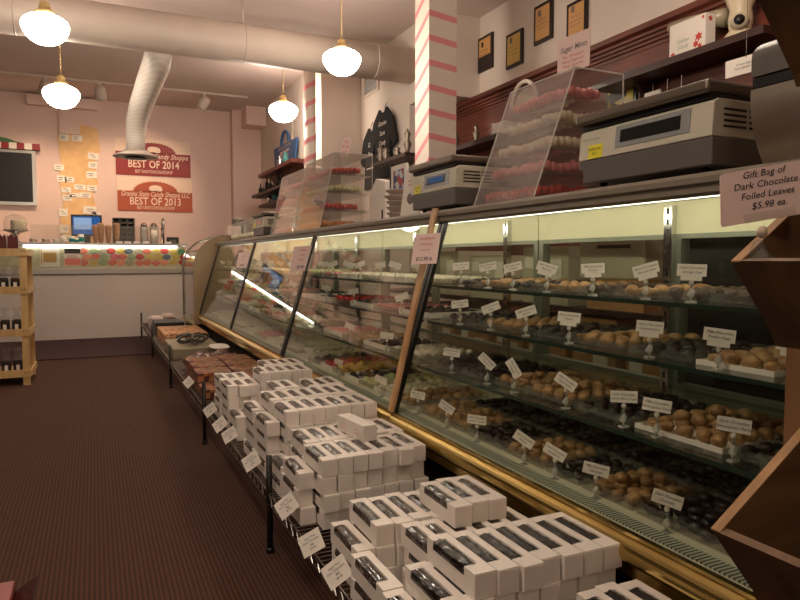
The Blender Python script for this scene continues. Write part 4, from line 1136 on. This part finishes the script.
# third scale, stainless hood with a black band
t = thing('stainless_counter_scale', (1.55, 0.86, ZT), 'stainless scale with a rounded side and black band at the right edge', 'scale')
def hood(z0, z1, off=0.0):
    q = []
    for k in range(81):
        z = 1.31 + 0.273 * k / 80
        x = 1.338 + 0.10 * max(0, (1.46 - z) / 0.15) ** 2 * 0.55 + 0.035 * max(0, (z - 1.545) / 0.038) ** 2.2
        q.append((x, z))
    q = [(x + off, z) for x, z in q if z0 <= z <= z1]
    return q + [(1.72, q[-1][1]), (1.72, q[0][1])]
part('steel_body', prism(B(), hood(1.31, 1.478), 'y', 0.62, 1.03), mat('satin_steel', (178, 166, 150), 0.38, 0.85, noise=0.08, nscale=6), t)
part('black_band', prism(B(), hood(1.478, 1.502, 0.003), 'y', 0.622, 1.028), M['black'], t)
part('grey_hood', prism(B(), hood(1.502, 1.584), 'y', 0.62, 1.03), M['sc_grey'], t)

# ================================================================ ACRYLIC CANDY DISPLAYS
def acrylic(y0, y1, z1, label, rows_, x0=1.45, lean=0.13, depth=0.40, grp='acrylic candy displays'):
    z0 = ZT + 0.002
    xt = x0 + lean; xb = x0 + depth
    t = thing('acrylic_candy_display', ((x0 + xb) / 2, (y0 + y1) / 2, ZT), label, 'candy display', grp)
    part('front_panel', prism(B(), [(x0, z0), (xt, z1), (xt + 0.005, z1), (x0 + 0.005, z0)], 'y', y0, y1), M['acrylicf'], t)
    for yy in (y0, y1 - 0.004):
        part('side_panel', prism(B(), [(x0 + 0.006, z0), (xt + 0.006, z1), (xb, z1), (xb, z0)], 'y', yy, yy + 0.004), M['acrylic'], t)
    part('lid', box(B(), xt + 0.006, xb + 0.004, y0, y1, z1, z1 + 0.004), M['acrylic'], t)
    # panel edges, their bright glints put into a whitish hazy colour
    bm = B(); tube(bm, [(x0, y0, z0), (xt, y0, z1)], 0.003, 6); tube(bm, [(xt, y0, z1 + 0.002), (xt, y1, z1 + 0.002)], 0.003, 6); tube(bm, [(x0, y1, z0), (xt, y1, z1)], 0.003, 6); tube(bm, [(xt, y0, z1 + 0.002), (xb, y0, z1 + 0.002)], 0.003, 6); tube(bm, [(xb, y0, z0), (xb, y0, z1)], 0.003, 6)
    part('glint_edge', bm, M['clip'], t)
    n = len(rows_)
    for i, (k, nm) in enumerate(rows_):
        z = z0 + 0.012 + (z1 - z0 - 0.03) * i / n
        xs = x0 + 0.02 + lean * (z - z0) / (z1 - z0)
        part('shelf', box(B(), xs, xb - 0.005, y0 + 0.005, y1 - 0.005, z - 0.006, z), M['acrylic'], t)
        # a lidless tray of candies
        tr_ = tag(part('candy_tray', box(B(), xs + 0.015, xb - 0.05, y0 + 0.02, y1 - 0.02, z, z + 0.012), M['clear']), 'clear tray of %s, %s shelf up, %s' % (nm, ORD[i], label.split(',')[0]), 'tray', 'trays in the acrylic displays')
        bm = B(); ny = max(3, int((y1 - y0 - 0.06) / 0.03)); nx = max(3, int((xb - xs - 0.09) / 0.03))
        for a in range(nx):
            for b in range(ny):
                bm2 = blob(bm, (xs + 0.03 + a * 0.03, y0 + 0.035 + b * (y1 - y0 - 0.07) / (ny - 1), z + 0.03 + rnd.uniform(0, .012)), (0.019, 0.018, 0.02), 7, 0.3)
        tag(part('heaped_candies', bm, M[k]), '%s heaped on the %s shelf up, %s' % (nm, ORD[i], label.split(',')[0]), 'candies', kind='stuff')
    return t
acrylic(1.99, 2.405, 1.812, 'acrylic display nearest the camera, between the two scales', [('red_c', 'red candies'), ('pink_c', 'pink rolls'), ('white_c', 'white rock candies'), ('white_c', 'white sugar mints'), ('pink_c', 'pink sugar mints')], 1.45, 0.185, 0.42)
acrylic(4.50, 5.18, 1.86, 'tall acrylic display, four filled shelves', [('orange_c', 'orange candies'), ('red_c', 'red candies'), ('green_c', 'green and cream candies'), ('red_c', 'cherry candies')], 1.45, 0.12, 0.41)
acrylic(5.20, 5.93, 1.84, 'farthest acrylic display, left of the tall one', [('pink_c', 'pink candies'), ('white_c', 'white candies'), ('orange_c', 'amber candies'), ('pink_c', 'rose candies')], 1.45, 0.12, 0.41)

def paper_sign(name, c, xd, yd, w_, h_, texts, size, label, m='pinkpaper', ink='ink', gap=1.3, red=None, thick=0.0015, off=0.0, width=None):
    f = frame(c, xd, yd)
    t = thing(name, c, label, 'sign')
    part('sheet', sheet(B(), f, w_, h_, thick, 0, min(w_, h_) * 0.05), M[m], t)
    if texts: part('lettering', lines(texts, size, f @ Matrix.Translation((0, off, 0)), gap, 0.15), M[ink], t)
    return t, f
t, f = paper_sign('sugar_mints_sign', (1.70, 2.08, 1.90), (0.1, -1, 0), (0.02, 0, 1), 0.17, 0.14, None, 0, 'paper sign reading Sugar Mints on top of the nearest acrylic display')
part('heading', lines(['Sugar Mints'], 0.03, f @ Matrix.Translation((0, 0.02, 0)), 1, 0.25, None, 0.01), M['greyink'], t)
part('flavour_lines', lines(['Pink - Wintergreen', 'White - Peppermint', 'Green - Spearmint'], 0.014, f @ Matrix.Translation((0, -0.028, 0)), 1.3), M['redink'], t)
paper_sign('display_top_sign', (1.72, 4.68, 1.94), (0.35, -0.9, -0.15), (0.1, 0.1, 1), 0.10, 0.15, ['3 for', '$ 1.00', 'each'], 0.028, 'small pink sign leaning on top of the tall acrylic display', ink='redink')
# folded tent sign beside the lit scale
t = thing('tent_sign', (1.46, 3.08, ZT), 'tall tapering white sign with a round picture beside the lit scale', 'sign')
part('sheet', prism(B(), [(2.92, ZT), (3.16, ZT), (3.08, 1.56), (2.98, 1.56)], 'x', 1.46, 1.463), M['paper'], t)
bm = B(); blob(bm, (1.459, 3.03, 1.41), (0.001, 0.04, 0.028), 16); part('round_picture', bm, M['greyink'], t)
part('lettering', lines(['candy', 'apples'], 0.016, frame((1.4585, 3.03, 1.49), (0, -1, 0), (0, 0, 1)), 1.3), M['redink'], t)
# silver trays stacked
t = thing('tray_stack', (1.60, 3.42, ZT), 'stack of crumpled silver foil trays behind the tent sign', 'trays')
for k in range(6):
    part('foil_tray', lathe(B(), [(0.07, 0), (0.10, 0.022), (0.104, 0.024), (0.098, 0.026)], (1.60 + rnd.uniform(-.01, .01), 3.42 + rnd.uniform(-.01, .01), ZT + k * 0.032), 20), M['duct'], t)
# framed blue picture and white organiser
t = thing('framed_picture', (1.76, 3.92, ZT), 'blue picture in a white frame standing on the case top', 'picture')
part('picture_frame', box(B(), 1.76, 1.78, 3.72, 3.94, ZT, 1.70), M['paper'], t)
part('picture', box(B(), 1.757, 1.76, 3.745, 3.90, 1.42, 1.67), voronoi_mat('blue_print', [(50, 90, 140), (90, 130, 170), (40, 60, 100), (170, 60, 60), (200, 200, 200)], 26), t)
part('dark_edge', box(B(), 1.756, 1.78, 3.94, 3.955, ZT, 1.72), M['black'], t)
t = thing('white_bin', (1.70, 4.2, ZT), 'white folded carton at the end of the tall acrylic display', 'box')
part('carton', prism(B(), [(4.08, ZT), (4.36, ZT), (4.36, 1.56), (4.24, 1.66), (4.08, 1.62)], 'x', 1.78, 1.855), M['carton'], t)
part('dark_slot', box(B(), 1.777, 1.78, 4.12, 4.14, 1.34, 1.44), M['black'], t)

# glass jars, small scale and figurines toward the far end
for i, y in enumerate((6.75, 7.1, 7.45, 7.8)):
    t = thing('glass_platter', (1.52, y, ZT), 'round glass jar with a lid on the case top, %s of four from the camera' % ORD[i], 'jar', 'glass jars on the far case tops')
    part('jar', lathe(B(), [(0.05, 0), (0.11, 0.05), (0.135, 0.11), (0.12, 0.18), (0.08, 0.20)], (1.52, y, ZT), 24), M['clear'], t)
    part('lid', lathe(B(), [(0.085, 0.20), (0.07, 0.23), (0.02, 0.245), (0.018, 0.27), (0.0, 0.275)], (1.52, y, ZT), 20), M['clear'], t)
    tag(part('candy_in_jar', blob(B(), (1.52, y, ZT + 0.05), (0.08, 0.08, 0.035), 12, 0.1), M['white_c']), 'pale candy filling the glass jar, %s from the camera' % ORD[i], 'candies', kind='stuff')
scale(6.05, 6.5, 1.42, 'small far counter scale beyond the acrylic displays', False)
t = thing('card_rack', (1.6, 8.4, 1.39), 'small black stand with pale cards on the curved case', 'stand')
part('stand', box(B(), 1.56, 1.70, 8.3, 8.33, 1.391, 1.60), M['black'], t); part('cards', box(B(), 1.5, 1.66, 8.27, 8.299, 1.391, 1.52), M['pinkpaper'], t)

# ================================================================ FAR SHELVES ON THE RIGHT
t = thing('wall_shelf', (2.45, 9.2, 2.33), 'dark red wooden shelf on the far right wall under the blue sign', 'shelf')
part('board', box(B(), 2.30, 2.62, 8.25, 10.1, 2.34, 2.39), M['mahog'], t)
part('moulding', prism(B(), [(2.62, 2.22), (2.56, 2.22), (2.44, 2.34), (2.62, 2.34)], 'y', 8.25, 10.0), M['mahog'], t)
for k, (z, y1, x0) in enumerate(((2.10, 10.4, 2.26), (1.93, 10.1, 2.30))):
    t = thing('glass_rack_shelf', (2.45, 9.4, z), ['upper', 'lower'][k] + ' dark narrow shelf of small bottles on the far right wall', 'shelf')
    part('board', box(B(), x0, 2.62, 8.6, y1, z - 0.04, z), M['mahogd'], t)
for i in range(8):
    y = 8.75 + i * 0.21; h = 0.10 + 0.07 * (i % 3)
    tag(part('small_bottle', lathe(B(), [(0.03, 0), (0.032, h * .55), (0.01, h * .7), (0.01, h), (0.002, h + 0.005)], (2.36, y, 2.10), 12), M['blackm']), 'small dark bottle on the upper far shelf, %s from the camera' % ORD[i], 'bottle', 'bottles on the far shelf')
for i in range(4):
    y = 8.9 + i * 0.3
    tag(part('figurine', lathe(B(), [(0.04, 0), (0.03, 0.05), (0.045, 0.09), (0.02, 0.12), (0.03, 0.15), (0.005, 0.18)], (2.40, y, 2.39 if i < 2 else 1.93), 14), M['chrome'] if i % 2 else mat('teal_glaze', (40, 110, 110))), 'little ornament on the %s far shelf, %s one' % (['top', 'lower'][i // 2], ['nearer', 'farther'][i % 2]), 'ornament')
# blue bag-shaped sign
xs = 2.56
t = thing('blue_bag_sign', (xs, 9.5, 2.5), 'blue sign shaped like a shopping bag on the far right wall', 'sign')
bm = B(); prism(bm, [(9.02, 2.45), (10.1, 2.42), (10.17, 2.80), (8.90, 2.78)], 'x', xs, xs + 0.02)
part('bag_shape', bm, M['bluesign'], t)
bm = B(); tube(bm, [(xs + 0.01, 9.55 + 0.2 * math.cos(a), 2.80 + 0.17 * math.sin(a)) for a in [PI * k / 14 for k in range(15)]], 0.022, 8)
part('handle', bm, M['bluesign'], t)
f = frame((xs - 0.002, 9.53, 2.60), (0, -1, 0), (0, 0, 1))
bm = lines(['BEST'], 0.24, f, 1, 0, None, 0.02)
merge(bm, lines(['the best of the best'], 0.09, f @ Matrix.Translation((0, 0.15, 0)), 1)); merge(bm, lines(['NH'], 0.07, f @ Matrix.Translation((0, -0.14, 0)), 1))
part('lettering', bm, M['pinkpaper'], t)

# ================================================================ T-SHIRTS, SHELF WITH ORNAMENTS
def shirt(yc, zc, s, label, tx, xf=3.085):
    P_ = [(-.30, -.48), (.26, -.48), (.25, .05), (.34, -.12), (.46, -.03), (.33, .30), (.12, .46), (.05, .40), (-.05, .40), (-.12, .46), (-.33, .30), (-.46, -.03), (-.34, -.12), (-.25, .05)]
    t = thing('hanging_shirt', (3.12, yc, zc - 0.48 * s), label, 'shirt')
    bm = prism(B(), [(yc - p[0] * s, zc + p[1] * s) for p in P_], 'x', xf, xf + 0.028)
    part('shirt_body', bm, M['shirt'], t, bevel=0.008)
    f = frame((xf - 0.0015, yc, zc + 0.12 * s), (0, -1, 0), (0, 0, 1))
    part('white_print', lines(tx, 0.075, f, 1.5, 0.3), M['whiteink'], t)
    part('hem_stripe', box(B(), xf - 0.0015, xf, yc - 0.15, yc + 0.15, zc - 0.14, zc - 0.125), M['whiteink'], t)
    part('hanger', tube(B(), [(3.12, yc, zc + 0.38 * s), (3.12, yc, zc + 0.48 * s), (3.13, yc - 0.03, zc + 0.52 * s), (3.14, yc, zc + 0.54 * s)], 0.006, 6), M['chrome'], t)
shirt(7.16, 2.47, 0.86, 'black shirt with white script hanging on the right wall, nearer one', ['Granite', 'State', 'Candy'])
shirt(7.58, 2.36, 0.80, 'black shirt with white script hanging on the right wall, farther one', ['Candy', 'Shoppe'], 3.118)
t = thing('wall_shelf', (2.98, 6.5, 2.14), 'short dark wooden shelf with silver ornaments left of the square column', 'shelf')
part('board', box(B(), 2.84, 3.15, 6.02, 6.95, 2.14, 2.175), M['mahogd'], t)
part('scroll_bracket', prism(B(), [(3.15, 2.175), (3.10, 2.175), (3.08, 2.34), (3.02, 2.44), (3.15, 2.46)], 'y', 6.08, 6.12), M['mahog'], t)
for i, y in enumerate((6.15, 6.4, 6.7, 6.85)):
    h = (0.26, 0.12, 0.16, 0.2)[i]
    tag(part('silver_ornament', lathe(B(), [(0.035, 0), (0.02, h * .15), (0.045, h * .4), (0.02, h * .6), (0.035, h * .8), (0.004, h)], (2.93, y, 2.176), 14), M['pewter']), 'silver ornament on the shelf left of the square column, %s from the column' % ORD[i], 'ornament')

# ================================================================ RIGHT WALL, NEAR
FR = [((5.73, 6.0), (3.03, 3.38), 0), ((5.22, 5.485), (2.935, 3.26), 1), ((4.78, 5.04), (3.035, 3.375), 2), ((4.33, 4.58), (2.935, 3.24), 3)]
cert = mat('certificate_tan', (212, 160, 100), 0.5, noise=0.04)
certy = mat('certificate_yellow', (216, 180, 96), 0.5, noise=0.04)
for (ya, yb), (za, zb), i in FR:
    t = thing('framed_certificate', (3.68, (ya + yb) / 2, za), 'black framed award certificate on the right wall, %s from the striped column' % ORD[i], 'certificate', 'framed award certificates')
    part('wooden_plaque', box(B(), 3.665, 3.69, ya, yb, za, zb), mat('plaque_black', (34, 22, 20), 0.3), t, bevel=0.004)
    part('certificate', box(B(), 3.663, 3.665, ya + 0.03, yb - 0.03, za + (0.15 if i == 0 else 0.03), zb - 0.03), certy if i == 1 else cert, t)
    f = frame((3.662, (ya + yb) / 2, (za + zb) / 2 + 0.02), (0, -1, 0), (0, 0, 1))
    bm = lines(['BEST OF NH', 'Best Candy Shop', 'Best Chocolate'], 0.022, f @ Matrix.Translation((0, -0.03, 0)), 1.6)
    merge(bm, sheet(B(), f @ Matrix.Translation((-0.04, 0.07, 0.0008)), 0.04, 0.05, 0.0005))
    part('print', bm, M['greyink'] if i != 0 else M['ink'], t)
t = thing('wall_shelf', (3.52, 3.1, 2.33), 'dark mahogany wall shelf carrying a candy box at the upper right', 'shelf')
part('board', box(B(), 3.40, 3.664, 2.55, 3.95, 2.36, 2.405), M['mahogd'], t)
part('bracket', prism(B(), [(3.664, 2.20), (3.64, 2.20), (3.5, 2.36), (3.664, 2.36)], 'y', 3.6, 3.63), M['mahogd'], t)
t = thing('gift_candy_box', (3.5, 3.1, 2.405), 'white candy box with coral flowers standing on the mahogany shelf', 'box')
part('carton', box(B(), 3.45, 3.535, 2.98, 3.26, 2.405, 2.62), M['carton'], t)
bm = B()
for (y, z, s) in ((3.03, 2.49, .03), (3.05, 2.45, .025), (3.02, 2.43, .02), (3.23, 2.425, .022), (3.0, 2.60, .012)):
    prism(bm, [(y + s * (1 if q % 2 else 0.55) * math.cos(q * PI / 6), z + s * (1 if q % 2 else 0.55) * math.sin(q * PI / 6)) for q in range(12)], 'x', 3.448, 3.45)
part('coral_flowers', bm, M['redink'], t)
f = frame((3.449, 3.15, 2.48), (0, -1, 0), (0, 0, 1))
part('lettering', lines(['Golden', 'Candy'], 0.032, f, 1.2, 0.3), mat('sage_ink', (140, 160, 140)), t)
bm = B(); prism(bm, [(3.49 + 0.02 * (1 if q % 2 else 0.55) * math.cos(q * PI / 6), 2.59 + 0.02 * (1 if q % 2 else 0.55) * math.sin(q * PI / 6)) for q in range(12)], 'y', 2.978, 2.98)
part('side_flower', bm, M['redink'], t)
t = thing('antique_dispenser', (3.54, 2.80, 2.405), 'cream antique dispenser with a round dark dial on the mahogany shelf', 'dispenser')
part('body', lathe(B(), [(0.09, 0), (0.085, 0.03), (0.06, 0.06), (0.07, 0.12), (0.06, 0.18), (0.10, 0.28), (0.12, 0.36), (0.10, 0.38)], (3.53, 2.80, 2.405), 24), mat('cream_enamel', (206, 190, 160), 0.35), t)
part('dial', tube(B(), [(3.47, 2.76, 2.50), (3.45, 2.745, 2.50)], [0.05, 0.045], 24), mat('cream_enamel_b', (190, 176, 150), 0.35), t)
part('dial_face', tube(B(), [(3.449, 2.744, 2.50), (3.447, 2.742, 2.50)], 0.03, 20), M['black'], t)
part('horn', tube(B(), [(3.60, 2.95, 2.60), (3.60, 3.2, 2.66), (3.60, 3.38, 2.66)], [0.06, 0.035, 0.05], 16), mat('cream_enamel_c', (170, 156, 130), 0.35), t)
t = thing('wall_shelf', (3.52, 5.6, 2.2), 'dark shelf on the panelling right of the striped column', 'shelf')
part('board', box(B(), 3.40, 3.664, 5.2, 6.5, 2.22, 2.27), M['mahogd'], t)
for i, y in enumerate((6.3, 6.1, 5.7)):
    tag(part('silver_ornament', lathe(B(), [(0.04, 0), (0.02, 0.03), (0.04, 0.08), (0.015, 0.11), (0.03, 0.14), (0.004, 0.17)], (3.47, y, 2.271), 14), M['pewter']), 'silver ornament on the panelling shelf, %s from the striped column' % ORD[i], 'ornament')
t = thing('card_box', (3.58, 5.35, 2.27), 'small white card box on the panelling behind the acrylic display', 'box')
part('box_body', box(B(), 3.5, 3.66, 5.25, 5.45, 2.271, 2.40), M['paper'], t)
tag(part('wall_ledge', box(B(), 3.45, 3.664, 4.1, 5.15, 2.18, 2.22), M['mahogd']), 'narrow dark ledge on the panelling behind the nearest acrylic display', 'ledge')
# white arch (old scale rim) over the acrylic display
t = thing('white_arched_scale', (3.5, 4.95, 2.22), 'white arched hanging scale behind the nearest acrylic display', 'scale')
part('arch', tube(B(), [(3.5, 4.95 + 0.19 * math.cos(a), 2.47 + 0.21 * math.sin(a)) for a in [PI * k / 16 for k in range(17)]] + [(3.5, 4.77, 2.3), (3.5, 4.80, 2.222)], 0.018, 10), M['paper'], t)
part('face', tube(B(), [(3.52, 4.95, 2.46), (3.54, 4.95, 2.46)], 0.17, 28), M['sc_beige'], t)
part('base', box(B(), 3.47, 3.6, 4.76, 5.14, 2.221, 2.27), M['sc_beige'], t)
# leaning pictures between the display and the scale
for i, (y, m_, lb) in enumerate(((3.95, voronoi_mat('portrait_print', [(220, 200, 60), (60, 60, 50), (200, 180, 120), (230, 210, 70)], 9), 'yellow portrait picture leaning on the panelling behind the acrylic display'),)):
    t = thing('leaning_picture', (3.62, y, 2.1), lb, 'picture')
    part('picture_frame', box(B(), 3.63, 3.664, y - 0.22, y + 0.10, 2.20, 2.50), M['black'], t)
    part('picture', box(B(), 3.627, 3.63, y - 0.19, y + 0.07, 2.23, 2.47), m_, t)
tag(part('heart_photo', box(B(), 3.58, 3.60, 3.46, 3.60, 2.18, 2.28), M['paper']), 'small white photo clipped on the wire stand behind the large scale', 'photo')
t = thing('wire_stand', (3.55, 3.45, 2.0), 'thin wire stand on the panelling behind the large scale', 'stand')
bm = B()
for y in (3.3, 3.42, 3.55, 3.68): tube(bm, [(3.61, y, 1.98), (3.61, y, 2.36)], 0.005, 6)
tube(bm, [(3.61, 3.2, 2.1), (3.61, 3.75, 2.1)], 0.005, 6)
part('wire_frame', bm, M['wire'], t)
tag(part('back_worktop', box(B(), 3.15, 3.664, 1.0, 5.9, 1.90, 1.96), M['mahogd']), 'dark wooden ledge along the right wall', 'ledge')
t, f = paper_sign('shelf_sign', (2.60, 2.03, 1.95), (0.1, -1, 0.02), (0, 0, 1), 0.19, 0.075, ['A Sweet Selection', 'House Specials $9.98'], 0.012, 'white paper strip sign hanging above the large scale', 'paper')
part('stiff_backing', sheet(B(), f @ Matrix.Translation((0.10, -0.004, -0.004)), 0.10, 0.085, 0.002), M['paper'], t)
part('hanging_wire', tube(B(), [(2.60, 2.03, 1.98), (2.61, 2.03, CEIL)], 0.0012, 4), M['wire'], t)

# ================================================================ STOCK BEHIND THE CASES
t = thing('stock_shelf', (2.2, 2.5, 0), 'dark open stock shelf behind the nearest glass case', 'shelf')
for z in (0.38, 0.86): part('board', box(B(), 1.98, 2.48, 1.0, 4.6, z, z + 0.025), M['mahogd'], t)
for y in (1.0, 2.18, 3.38, 4.57): part('upright', box(B(), 1.99, 2.48, y, y + 0.025, 0, 0.38), M['mahogd'], t)
i = 0
for (y, w_, z0, h) in ((1.1, .30, .405, .30), (1.45, .25, .405, .38), (1.75, .34, .405, .36), (2.15, .28, .405, .44), (2.48, .30, .405, .34), (2.82, .26, .405, .40), (3.15, .32, .405, .36), (3.55, .36, .405, .42), (2.0, .34, .885, .13), (2.47, .36, .885, .28), (2.95, .40, .885, .24), (3.5, .4, .885, .27)):
    t = thing('kraft_carton', (2.2, y, z0), ('brown' if i < 9 else 'pale') + ' labelled carton on the stock shelf, %s one seen through the glass case' % ORD[i], 'carton', 'stock cartons')
    part('carton', box(B(), 2.01, 2.38, y, y + w_, z0, z0 + h), M['sc_beige' if z0 > 0.8 and i > 8 else 'kraft'], t)
    if h > 0.15:
        part('label_sheet', box(B(), 2.007, 2.01, y + 0.05, y + 0.14, z0 + h * 0.35, z0 + h * 0.35 + 0.12), M['paper'], t)
        part('label_sheet', box(B(), 2.007, 2.01, y + w_ - 0.09, y + w_ - 0.02, z0 + h * 0.62, z0 + h * 0.62 + 0.055), M['paper'], t)
    i += 1
t = thing('stock_board', (1.94, 1.3, 0.62), 'dark board with pale lettering standing behind the nearest case', 'board')
part('panel', box(B(), 1.93, 1.945, 1.02, 1.72, 0.0, 1.30), M['black'], t)
part('lettering', lines(['www.Brown'], 0.035, frame((1.929, 1.60, 1.17), (0, -1, 0), (0, 0, 1))), M['greyink'], t)
t = thing('pale_machine', (2.2, 2.4, 0.885), 'pale appliance with slots on the stock shelf behind the glass', 'appliance')
part('housing', box(B(), 2.03, 2.35, 2.02, 2.42, 1.016, 1.24), M['sc_beige'], t, bevel=0.01)
part('slots', box(B(), 2.027, 2.03, 2.1, 2.3, 1.15, 1.165), M['black'], t)

# ================================================================ NEAR RIGHT: TIERED WOODEN BINS
t = thing('tiered_bin_stand', (0.85, 0.1, 0), 'tall oak stand of tilted bins at the right edge of the view', 'bin stand')
YE, YN = 0.518, -0.30
for k, (x, z) in enumerate(((0.63, 0.794), (0.65, 1.098), (0.67, 1.402))):
    poly = [(x, z), (x + 0.30, z + 0.20), (x + 0.30, z - 0.06), (x + 0.08, z - 0.095)]
    b_ = part('bin', prism(B(), [(x + 0.073, z - 0.088), (x + 0.30, z - 0.055), (x + 0.30, z - 0.067), (x + 0.08, z - 0.10)], 'y', YN, YE), M['oak'], t, '%s oak bin' % ['lowest', 'middle', 'top'][k])
    for yy, s in ((YE - 0.012, 0), (YN, 1)):
        part('end_board', prism(B(), poly, 'y', yy, yy + 0.012), M['oak'], b_)
        part('end_board_edge', prism(B(), [(x, z), (x + 0.30, z + 0.20), (x + 0.30, z + 0.2015), (x, z + 0.0015)], 'y', yy, yy + 0.012), M['oakedge'], b_)
    part('front_board', prism(B(), [(x - 0.002, z + 0.001), (x + 0.010, z + 0.004), (x + 0.088, z - 0.088), (x + 0.078, z - 0.097)], 'y', YN, YE - 0.0125), M['oak'], b_)
    part('back_board', box(B(), x + 0.30, x + 0.312, YN, YE, z - 0.067, z + 0.20), M['oak'], b_)
for (x, y) in ((0.79, YE - 0.012), (0.79, YN - 0.04), (0.983, YE - 0.03), (0.983, YN + 0.01)):
    part('post', box(B(), x, x + 0.025, y + 0.0125, y + 0.04, 0, 1.14 if x < 0.9 else 1.75), M['oakp'], t)
# gift bag sign in its clip
a = Vector((-0.50, -0.86, 0.0)).normalized()
xd = Vector((0.86, -0.50, 0.17)).normalized(); yd = Vector((0.10, 0.06, 1))
c = Vector((0.668, 0.493, 1.173)); f = frame(c, xd, yd)
t = thing('gift_bag_sign', (0.668, 0.5, 1.10), 'white sign reading Gift Bag of Dark Chocolate Foiled Leaves, clipped to the oak bin', 'sign')
part('card', sheet(B(), f @ Matrix(((1, 0.16, 0, 0), (0, 1, 0, 0), (0, 0, 1, 0), (0, 0, 0, 1))), 0.094, 0.058, 0.0015, 0, 0.004), M['pinkpaper'], t)
part('lettering', lines(['Gift Bag of', 'Dark Chocolate', 'Foiled Leaves', '$5.98 ea.'], 0.0104, f @ Matrix.Translation((0.002, 0.005, 0)), 1.12, 0.3, None, 0.004), M['ink'], t)
part('clear_sleeve', sheet(B(), f @ Matrix.Translation((0, -0.0245, 0.002)), 0.054, 0.010, 0.0008), M['clear'], t)
part('ball_joint', blob(B(), (0.6655, 0.493, 1.1305), (0.006, 0.006, 0.007), 14), mat('milky_plastic', (214, 196, 172), 0.3), t)
bm = B(); tube(bm, [(0.662, 0.494, 1.120), (0.665, 0.496, 1.110), (0.67, 0.498, 1.104)], [0.005, 0.009, 0.011], 10)
tube(bm, [(0.668, 0.499, 1.108), (0.682, 0.490, 1.094), (0.69, 0.48, 1.082)], [0.006, 0.009, 0.004], 8); tube(bm, [(0.66, 0.499, 1.104), (0.668, 0.49, 1.088), (0.69, 0.485, 1.079)], [0.004, 0.006, 0.004], 8)
part('clear_clip', bm, M['clear'], t)

# ================================================================ LEFT: PINE RACK
t = thing('pine_shelf_rack', (-1.1, 7.2, 0), 'pale pine shelving rack at the left edge', 'shelf rack')
X0, X1, Y0, Y1 = -1.75, -0.535, 6.6, 7.2
for (x, y) in ((X1 - 0.055, Y0), (X1 - 0.055, Y1 - 0.03), (X0, Y0), (X0, Y1 - 0.03)):
    part('post', box(B(), x, x + 0.055, y, y + 0.03, 0, 1.20), M['pine'], t)
for k, z in enumerate((1.16, 0.83, 0.46, 0.10)):
    s = part('shelf_board', box(B(), X0, X1 - 0.003, Y0 + 0.031, Y1 - 0.031, z - 0.02, z), M['pine'], t)
    part('front_rail', box(B(), X0, X1 + 0.0, Y0 - 0.012, Y0, z - 0.025, z + 0.04), M['pine'], s)
    part('side_rail', box(B(), X1, X1 + 0.012, Y0, Y1, z - 0.025, z + 0.03), M['pine'], s)
    for dx in (0.018, 0.04): part('screw_head', tube(B(), [(X1 - dx, Y0 - 0.0125, z + 0.015), (X1 - dx, Y0 - 0.0145, z + 0.015)], 0.005, 10), M['black'], s)
for k, z in enumerate((0.83, 0.46, 0.10)):
    for i, x in enumerate((-0.635, -0.725, -0.815, -0.905, -0.995)):
        tb = thing('clear_candy_bag', (x, 6.72, z), 'clear tied bag of dark candies, %s from right, %s pine shelf' % (ORD[i], ['upper', 'middle', 'bottom'][k]), 'candy bag', 'clear candy bags on the pine rack')
        bm = B(); box(bm, x - 0.036, x + 0.036, 6.685, 6.755, z + 0.001, z + 0.115)
        part('dark_candies', bm, M['dark'], tb, bevel=0.015)
        part('clear_wrap', lathe(B(), [(0.04, 0.117), (0.03, 0.14), (0.012, 0.165), (0.03, 0.20), (0.04, 0.22)], (x, 6.72, z), 12), M['clear'], tb)
        part('white_label', box(B(), x - 0.012, x + 0.014, 6.677, 6.679, z + 0.02, z + 0.075), M['paper'], tb)
for i, x in enumerate((-0.64, -0.73, -0.82, -0.91)):
    bm = B(); prism(bm, [(x - 0.042, 1.161), (x + 0.042, 1.161), (x + 0.04, 1.30), (x + 0.028, 1.325), (x + 0.015, 1.30), (x - 0.01, 1.33), (x - 0.03, 1.305), (x - 0.04, 1.32)], 'y', 6.66, 6.72)
    tag(part('maroon_gift_bag', bm, M['bagred'], bevel=0.006), 'maroon gift bag on top of the pine rack, %s from the right' % ORD[i], 'bag', 'maroon gift bags on the pine rack')
# maroon display box at the bottom left corner
t = thing('maroon_floor_box', (-0.4, 1.6, 0), 'dark red box with an open flap in the bottom left corner', 'box')
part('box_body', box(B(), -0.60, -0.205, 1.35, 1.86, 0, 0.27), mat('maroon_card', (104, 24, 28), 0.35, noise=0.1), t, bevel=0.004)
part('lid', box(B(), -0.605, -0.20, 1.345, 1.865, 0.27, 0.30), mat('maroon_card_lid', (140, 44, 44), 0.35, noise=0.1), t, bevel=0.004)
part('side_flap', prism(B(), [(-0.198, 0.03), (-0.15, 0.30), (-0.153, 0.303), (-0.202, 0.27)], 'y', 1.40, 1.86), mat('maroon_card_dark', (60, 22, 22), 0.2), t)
bpy.context.view_layer.update()
